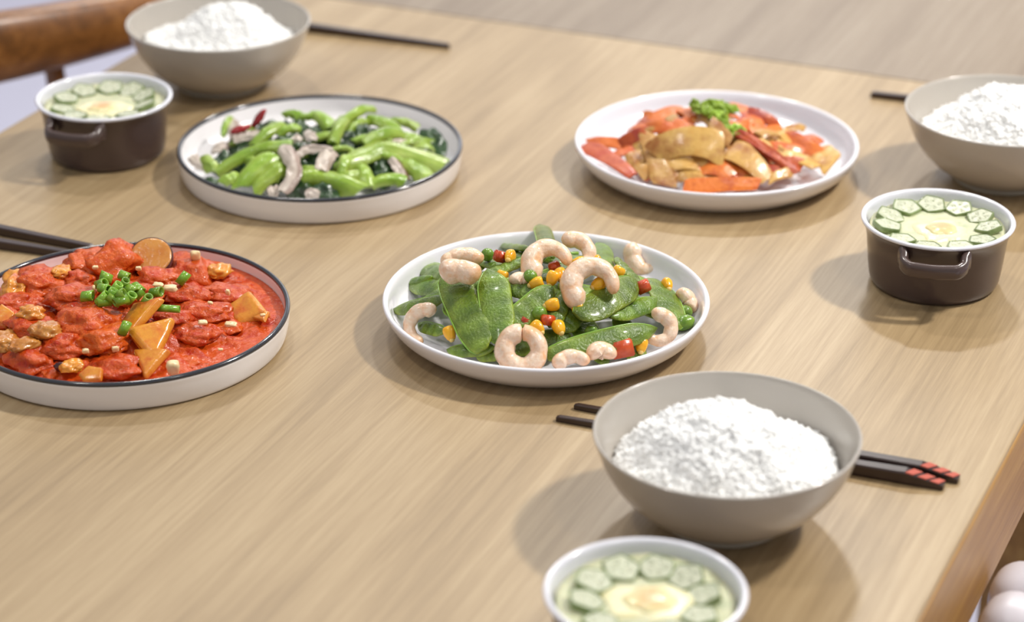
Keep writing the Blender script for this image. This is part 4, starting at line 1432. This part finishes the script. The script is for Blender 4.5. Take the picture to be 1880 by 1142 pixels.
def chunk(kind, x, y, rx, ry, up, rot=0.0, sharp=0.0, label=None, amp=0.28, ht=0.7, tip=(0, 0)):
    k = chunk.k; chunk.k += 1
    P = mT.hit(*TZm(x, y), up)
    r1, r2 = rx * KT / 2, ry * KT / 2 * 1.6
    nm, mt_, cat = {'t': ('tomato_chunk', 'tomato', 'tomato'), 'p': ('pumpkin_piece', 'pumpkin', 'pumpkin'), 'e': ('eggplant_piece', 'eggplant', 'eggplant')}[kind]
    dx_, dy_ = P.x - PLATE_1.x, P.y - PLATE_1.y
    d_ = math.hypot(dx_, dy_); lim = 0.098 - 1.2 * max(r1, r2)
    if d_ > lim > 0: P.x = PLATE_1.x + dx_ * lim / d_; P.y = PLATE_1.y + dy_ * lim / d_
    if kind == 't':
        me = mush_mesh(nm, r1 * 1.1, r2 * 1.1, min(r1, r2) * ht * 0.85, k + 2, sharp)
        P.z -= 0.0030
    elif kind == 'p' and sharp > 0.35:
        me = wedge_mesh(nm, r1 * 1.15, r2 * 1.2, min(r1, r2) * ht * 0.42, k + 2)
        tip = (0.40 + 0.12 * math.sin(k * 2.1), 0.18 * math.cos(k))
    else:
        me = mush_mesh(nm, r1 * 1.1, r2 * 1.1, min(r1, r2) * ht, k + 2, 0.2)
    o = obj(nm, me, M[mt_])
    o.location = P
    o.rotation_euler = (tip[0], tip[1], math.radians(rot))
    dl = {'t': 'soft cooked tomato chunk in the red stew', 'p': 'orange-yellow vegetable piece in the tomato stew', 'e': 'tan eggplant piece coated in tomato stew'}[kind]
    if not label: label = near('T' if kind != 'e' else 'E', x, y, {'t': 'soft tomato chunk', 'p': 'orange-yellow vegetable piece', 'e': 'tan eggplant piece in sauce'}[kind])
    tag(o, label or dl, cat, {'t': 'tomato chunks', 'p': 'orange pieces in the stew', 'e': 'eggplant pieces'}[kind])


chunk.k = 0
for c in ((200, 365, 260, 150, 0.002), (390, 440, 260, 130, 0.002), (100, 470, 220, 110, 0.0), (470, 570, 290, 150, 0.003), (540, 665, 270, 150, 0.002), (330, 700, 210, 120, 0.003, 10), (150, 790, 260, 190, 0.003),
          (1080, 265, 330, 190, 0.004), (840, 340, 230, 120, 0.001), (1000, 420, 230, 100, 0.001), (1200, 420, 260, 110, 0.002), (1050, 640, 210, 110, 0.0), (620, 820, 280, 130, 0.002),
          (780, 240, 200, 100, 0.001), (1240, 330, 190, 90, 0.0), (420, 340, 150, 90, 0.001), (1080, 520, 270, 110, 0.0), (920, 560, 200, 100, -0.001), (1200, 600, 200, 80, -0.001), (260, 850, 130, 90, 0.001),
          (980, 790, 200, 80, -0.001), (1240, 700, 220, 80, -0.002), (730, 430, 240, 120, -0.001), (40, 560, 170, 110, 0.001), (1330, 400, 180, 80, -0.001)):
    chunk('t', *c)
chunk('t', 480, 255, 250, 150, 0.005, 15, 0.4)
chunk('t', 610, 255, 220, 190, 0.006, -30, 0.6, 'peaked tomato piece rising behind the chopped scallions', 0.15, 0.9, (0.3, 0.5))
for c in ((830, 670, 300, 175, 0.006, 15, 0.55, 'golden orange vegetable wedge in front of the scallions', 0.12, 0.55, (-0.2, 0.1)), (745, 550, 210, 165, 0.004, -35, 0.5, None, 0.15, 0.5),
          (800, 800, 260, 130, 0.005, -10, 0.55, None, 0.15, 0.55), (25, 370, 170, 160, 0.006, 0, 0.3, None, 0.2, 0.7), (545, 210, 100, 50, 0.002, 0, 0.3), (330, 320, 90, 80, 0.003, 0, 0.3),
          (170, 545, 140, 70, 0.006, 0, 0.2), (1330, 520, 250, 150, 0.003, -25, 0.5, None, 0.15, 0.5), (1420, 560, 180, 60, 0.003, -40, 0.5, None, 0.1, 0.5), (480, 890, 130, 60, 0.006, 0, 0.4),
          (20, 545, 120, 90, 0.006, 0, 0.4), (380, 830, 110, 60, 0.004, 10, 0.2), (1180, 320, 120, 80, 0.006, -20, 0.3)):
    chunk('p', *c)
chunk('t', 170, 600, 250, 120, 0.003)
chunk('e', 240, 640, 150, 85, 0.007, 0, 0.1)
chunk('e', 130, 715, 150, 60, 0.010, 35, 0.2)
chunk('e', 20, 700, 130, 110, 0.004, 0, 0.2)

# eggplant round: flesh with a dark skin rim, tilted against the wall
P = mT.hit(*TZm(815, 245), 0.006)
o = empty('eggplant_round', P); o.rotation_euler = (0.62, 0.0, 0.1)
R0 = 115 * KT
V, Fc = lathe(smooth_prof([(0, -0.0035), (R0 * 0.9, -0.0035), (R0, -0.002), (R0, 0.002), (R0 * 0.9, 0.0038), (R0 * 0.5, 0.0042), (0, 0.0044)], 3), 40)
obj('flesh', fix_normals(mesh('flesh', V, Fc)), M['eggplant'], o)
V, Fc = lathe([(R0 * 0.97, 0.0034), (R0 * 1.035, 0.0026), (R0 * 1.04, -0.0028), (R0 * 0.97, -0.0036)], 40)
V2, F2 = lathe([(R0 * 0.97, -0.0036), (R0 * 0.97, 0.0034)], 40)
b0 = len(V)
obj('skin', fix_normals(mesh('skin', V + V2, Fc + [tuple(i + b0 for i in f) for f in F2])), M['eggplant_skin'], o)
tag(o, 'round eggplant slice with dark skin leaning on the back rim', 'eggplant')
P = mT.hit(*TZm(325, 830), 0.006)
o = obj('eggplant_skin_scrap', blob_mesh('eggplant_skin_scrap', 0.0042, 0.002, 0.003, 0.3, 2, 9), M['eggplant_skin']); o.location = P
tag(o, 'dark purple eggplant skin scrap at the front of the stew', 'eggplant')

for k, (x, y, a, b) in enumerate(((915, 408, 42, 18), (512, 296, 18, 12), (1050, 232, 30, 34), (1090, 592, 28, 12), (1240, 602, 36, 12), (850, 390, 34, 12), (745, 302, 18, 14), (1412, 552, 16, 8), (930, 835, 36, 44), (505, 415, 10, 26), (1225, 430, 14, 20), (1130, 487, 16, 10), (60, 730, 9, 9), (1185, 737, 14, 7), (620, 735, 20, 18), (460, 745, 20, 14))):
    P = mT.hit(*TZm(x, y), 0.0075 if k != 2 else 0.012)
    o = obj('garlic_piece', blob_mesh('garlic_piece', a * KT, max(a, b) * KT * 0.6, b * KT, 0.2, 1.5, k + 30, 3, 0.6), M['garlic'])
    o.location = P; o.rotation_euler = (0.2, 0, 0.3 * math.sin(k))
    tag(o, 'pale chopped garlic piece on the tomato stew', 'garlic', 'garlic pieces on the tomato stew')


def scallion_mesh(r, L, seed):
    n = 16
    rg = random.Random(seed)
    sk = rg.uniform(-0.25, 0.25)
    V, Fc = [], []
    for x, rad in ((-L / 2, r), (L / 2, r), (L / 2, r * 0.72), (-L / 2, r * 0.72)):
        for k in range(n):
            a = 2 * PI * k / n
            y, z = rad * math.cos(a), rad * math.sin(a) * 0.9
            V.append((x + sk * y, y, z))
    for i in range(4):
        for k in range(n):
            m = (k + 1) % n
            q = (i + 1) % 4
            Fc.append((i * n + k, i * n + m, q * n + m, q * n + k))
    return fix_normals(mesh('scallion_ring', V, Fc))


scal = [scallion_mesh(0.0031, 0.0080, 1), scallion_mesh(0.0034, 0.0070, 2), scallion_mesh(0.0029, 0.0090, 3)]
rng = random.Random(44)
for k, (x, y, up, ang) in enumerate(((570, 350, 0.011, -40), (668, 342, 0.010, -15), (665, 388, 0.013, 80), (560, 410, 0.012, 10), (470, 450, 0.009, 10), (550, 462, 0.012, 60), (600, 440, 0.014, 80), (648, 445, 0.015, 50),
                                     (650, 475, 0.013, 10), (697, 460, 0.012, 70), (738, 410, 0.010, -40), (785, 476, 0.009, 80), (670, 622, 0.009, 80), (840, 430, 0.008, 20), (985, 354, 0.008, 60),
                                     (625, 405, 0.014, 75), (705, 420, 0.012, -20), (560, 483, 0.010, -10), (545, 385, 0.010, 40), (745, 435, 0.009, 60), (615, 470, 0.012, -50))):
    P = mT.hit(*TZm(x, y), up)
    o = obj('scallion_ring', scal[k % 3], M['scallion'])
    o.location = P
    o.rotation_euler = (rng.uniform(0, 3), -math.radians(ang) * 0.7, rng.uniform(-0.7, 0.7))
    o.scale = (1.0, 1.05, 1.05)
    tag(o, 'chopped green scallion ring on the tomato stew' if k != 12 else 'single scallion ring lying apart in front of the scallion heap', 'scallion', 'scallion rings on the tomato stew')
P = mT.hit(*TZm(892, 516), 0.008)
o = obj('scallion_ring', scallion_mesh(0.0026, 0.0175, 9), M['scallion']); o.location = P; o.rotation_euler = (0, 0.03, -0.1)
tag(o, 'long slit scallion piece beside the scallion heap', 'scallion', 'scallion rings on the tomato stew')


# ------------------------------------------------------------------ chairs
# wooden chair: curved back rail turned towards the table
def wooden_chair():
    t = empty('wooden_chair', (-0.60, 2.20, 0))
    base = Vector((-0.60, 2.20, 0))
    ctrl = [(-0.90, 2.12, 0.755), (-0.83, 1.975, 0.757), (-0.71, 1.90, 0.758), (-0.58, 1.895, 0.757), (-0.455, 1.95, 0.756), (-0.36, 2.04, 0.748), (-0.31, 2.11, 0.742), (-0.29, 2.19, 0.738)]
    hgt = [0.016, 0.028, 0.035, 0.036, 0.0320, 0.0270, 0.022, 0.016]
    pts4 = smooth_prof([c + (h,) for c, h in zip(ctrl, hgt)], 6)
    pts = [Vector(p[:3]) - base for p in pts4]
    fr, se = [], []
    n = len(pts)
    for i in range(n):
        tg = (pts[min(i + 1, n - 1)] - pts[max(i - 1, 0)]).normalized()
        side = tg.cross(Vector((0, 0, 1))).normalized()
        fr.append((side, Vector((0, 0, 1))))
        h = pts4[i][3]
        se.append([(0.016 * math.copysign(abs(math.cos(b)) ** 0.8, math.cos(b)), h * math.copysign(abs(math.sin(b)) ** 0.8, math.sin(b))) for b in [2 * PI * k / 16 for k in range(16)]])
    obj('back_rail', fix_normals(mesh('back_rail', *sweep(pts, fr, se))), M['walnut'], t)
    seat_z = 0.40

    def rod(name, a, b, r0, r1):
        a, b = Vector(a) - base, Vector(b) - base
        d = (b - a).normalized()
        s = d.cross(Vector((0, 1, 0))).normalized(); u = s.cross(d)
        P, Fm, S = [], [], []
        for i in range(7):
            q = i / 6
            P.append(a.lerp(b, q)); Fm.append((s, u)); r = r0 + (r1 - r0) * q
            S.append([(r * math.cos(2 * PI * k / 14), r * math.sin(2 * PI * k / 14)) for k in range(14)])
        obj(name, fix_normals(mesh(name, *sweep(P, Fm, S))), M['walnut'], t)
    rod('back_post', (-0.400, 2.16, seat_z - 0.01), (-0.393, 2.006, 0.745), 0.010, 0.0085)
    rod('back_post', (-0.80, 2.16, seat_z - 0.01), (-0.80, 1.952, 0.745), 0.010, 0.0085)
    for x, y in ((-0.41, 2.12), (-0.79, 2.12), (-0.41, 2.42), (-0.79, 2.42)):
        rod('leg', (x + (0.02 if x > -0.6 else -0.02), y, 0), (x, y, seat_z - 0.02), 0.012, 0.016)
    obj('seat', box_mesh('seat', -0.23, 0.23, -0.12, 0.26, seat_z - 0.02, seat_z + 0.02, 0.015, 3), M['walnut'], t)
    tag(t, 'brown wooden chair with a curved back rail beside the table', 'chair')


wooden_chair()


# white armchairs side by side at the long side of the table; only their touching arms show
def white_chair(s_arm, toward, arm_z, y_end, label):
    """s_arm: position along the table of the arm that shows; toward=+1 when the chair extends to larger s"""
    base = DV * (s_arm + toward * 0.26) + NV * (N_R + 0.30)
    t = empty('white_armchair', base, EDGE)
    W = 0.26
    # local x along table, local -y away from table, +y to the table
    for k in (-1, 1):
        x1 = k * W; x0 = x1 - k * 0.045
        xa, xb = sorted((x0, x1))
        obj('arm', box_mesh('arm', xa, xb, -0.22, y_end, 0.46, arm_z, 0.018, 6), M['white_plastic'], t)
    obj('seat', box_mesh('seat', -W + 0.046, W - 0.046, -0.24, 0.25, 0.40, 0.46, 0.02, 4), M['white_plastic'], t)
    obj('backrest', box_mesh('backrest', -W, W, -0.285, -0.241, 0.40, 0.84, 0.02, 4), M['white_plastic'], t)
    for sx in (-1, 1):
        for sy in (-1, 1):
            obj('leg', box_mesh('leg', sx * 0.2 - 0.016, sx * 0.2 + 0.016, sy * 0.2 - 0.016, sy * 0.2 + 0.016, 0, 0.40, 0.004), M['dark_leg'], t)
    tag(t, label, 'chair')


white_chair(1.230, -1, 0.70, 0.2922, 'white padded armchair at the long table side, beside the striped chopsticks')
white_chair(1.236, 1, 0.69, 0.298, 'white padded armchair at the long table side, beyond its twin with the touching arm')
